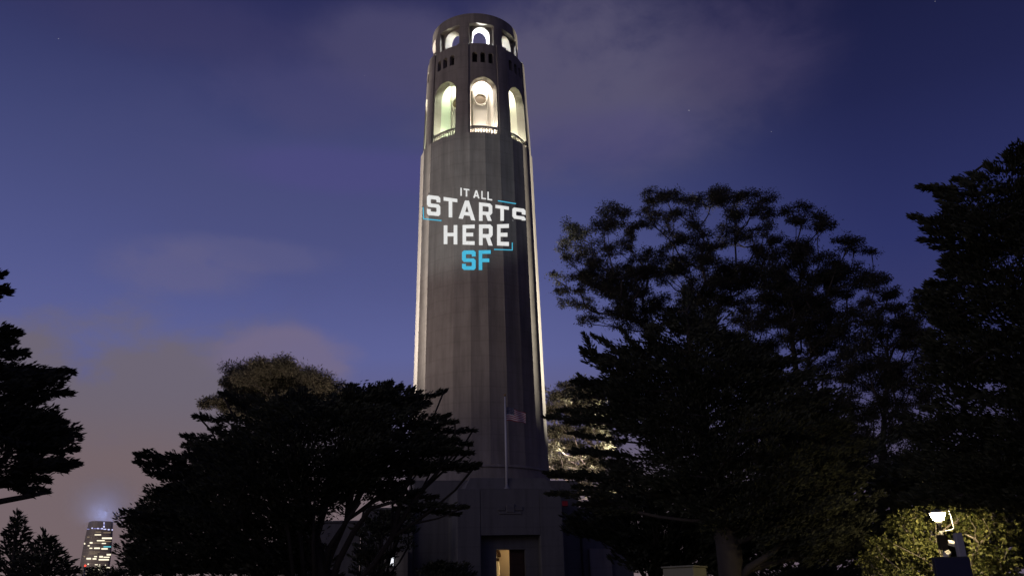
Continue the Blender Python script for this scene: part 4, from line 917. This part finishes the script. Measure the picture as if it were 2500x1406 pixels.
def strip(xa, xb, y, h, key, name='lit_window'):
    bm = bmesh.new(); n = max(2, int((xb-xa)/6)+1); col = []
    for i in range(n):
        x = 150+(xa+(xb-xa)*i/(n-1))/6.83
        pr = []
        for yy in (y+h/2, y-h/2):
            d = ray(x, 1200+yy/6.83); hit_ = bvh.ray_cast(Vector(CAM), Vector(d), 3000)
            if hit_[0] is None: pr = None; break
            pr.append(hit_[0]+hit_[1]*.4)
        if pr: col.append([bm.verts.new(q) for q in pr])
    for c0, c1 in zip(col, col[1:]): bm.faces.new((c0[0], c1[0], c1[1], c0[1]))
    if len(col) > 1: obj(name, bm, WE[key], sk)
    else: bm.free()
for a in [(555,660,715,17,'w'),(570,660,668,10,'d'),(700,820,680,10,'d'),(675,838,772,26,'w'),(590,720,812,18,'w'),(722,828,825,14,'d'),(362,400,862,26,'w'),(475,520,848,26,'w'),(530,660,850,10,'d'),(670,740,858,16,'w'),(442,474,897,16,'w'),(700,824,914,20,'c'),(470,515,938,18,'w'),(545,640,938,24,'w'),(665,770,948,22,'w'),(752,832,1046,26,'w'),(430,470,752,12,'d'),(545,592,1078,18,'w'),(630,690,1080,28,'w'),(700,800,1088,18,'w'),(375,398,1075,20,'d'),(420,495,1112,26,'w'),(520,582,1115,24,'w'),(620,788,1129,24,'w'),(436,460,1203,16,'w'),(556,604,1212,14,'w'),(625,645,1216,12,'w'),(722,740,1220,14,'w'),(580,670,1252,26,'w'),(742,800,1263,20,'w'),(535,680,1299,26,'w'),(470,640,1000,8,'d'),(460,600,1030,8,'d')]: strip(*a)
for a in [(416,470,620,10,'v'),(505,525,605,20,'b'),(540,590,612,10,'v'),(596,622,610,18,'b'),(630,660,614,10,'v'),(664,690,612,20,'b'),(700,745,622,14,'b'),(770,802,628,18,'b'),(835,860,632,20,'b'),(696,720,580,26,'b'),(699,719,545,20,'v'),(700,718,518,22,'b')]: strip(*a, name='crown_light')
# cloud round the crown, lit by the crown lights
cc = ctr + Vector((0, 0, zr+14))
bm = bmesh.new(); bmesh.ops.create_icosphere(bm, subdivisions=3, radius=1, matrix=Matrix.Translation(cc+Vector((0, 0, 34))) @ Matrix.Diagonal((75, 75, 62, 1)))
m = bpy.data.materials.new('low cloud'); m.use_nodes = True; t = NT(m.node_tree); t.n.clear()
tcn = t.node('ShaderNodeTexCoord'); mp = t.node('ShaderNodeVectorMath', operation='LENGTH')
sub = t.node('ShaderNodeVectorMath', operation='SUBTRACT'); t.l.new(tcn.outputs['Object'], sub.inputs[0]); sub.inputs[1].default_value = tuple(cc+Vector((0, 0, 34)))
dv = t.node('ShaderNodeVectorMath', operation='DIVIDE'); t.l.new(sub.outputs[0], dv.inputs[0]); dv.inputs[1].default_value = (75, 75, 62)
t.l.new(dv.outputs[0], mp.inputs[0])
fall = t.node('ShaderNodeMapRange', interpolation_type='SMOOTHSTEP'); t.l.new(mp.outputs['Value'], fall.inputs[0])
fall.inputs[1].default_value = 1.0; fall.inputs[2].default_value = .15; fall.inputs[3].default_value = 0; fall.inputs[4].default_value = .007
vs = t.node('ShaderNodeVolumePrincipled'); vs.inputs['Color'].default_value = (.98, .98, .98, 1); vs.inputs['Anisotropy'].default_value = .1
t.l.new(t.math('MULTIPLY', fall.outputs[0], t.math('ADD', t.noise(tcn.outputs['Object'], .03, 3), .45)), vs.inputs['Density'])
oo = t.node('ShaderNodeOutputMaterial'); t.l.new(vs.outputs[0], oo.inputs['Volume'])
tag(obj('low_cloud', bm, m), kind='stuff')
lamp('crown_glow', 'POINT', ctr+Vector((0, 0, z1+9)), 60000, (.36, .46, 1), 12)
lamp('facade_fill', 'POINT', ctr+Vector((-30, -190, -20)), 1100000, (1, .80, .68), 6)  # added fill lamp, out of view, that brightens the skyscraper front
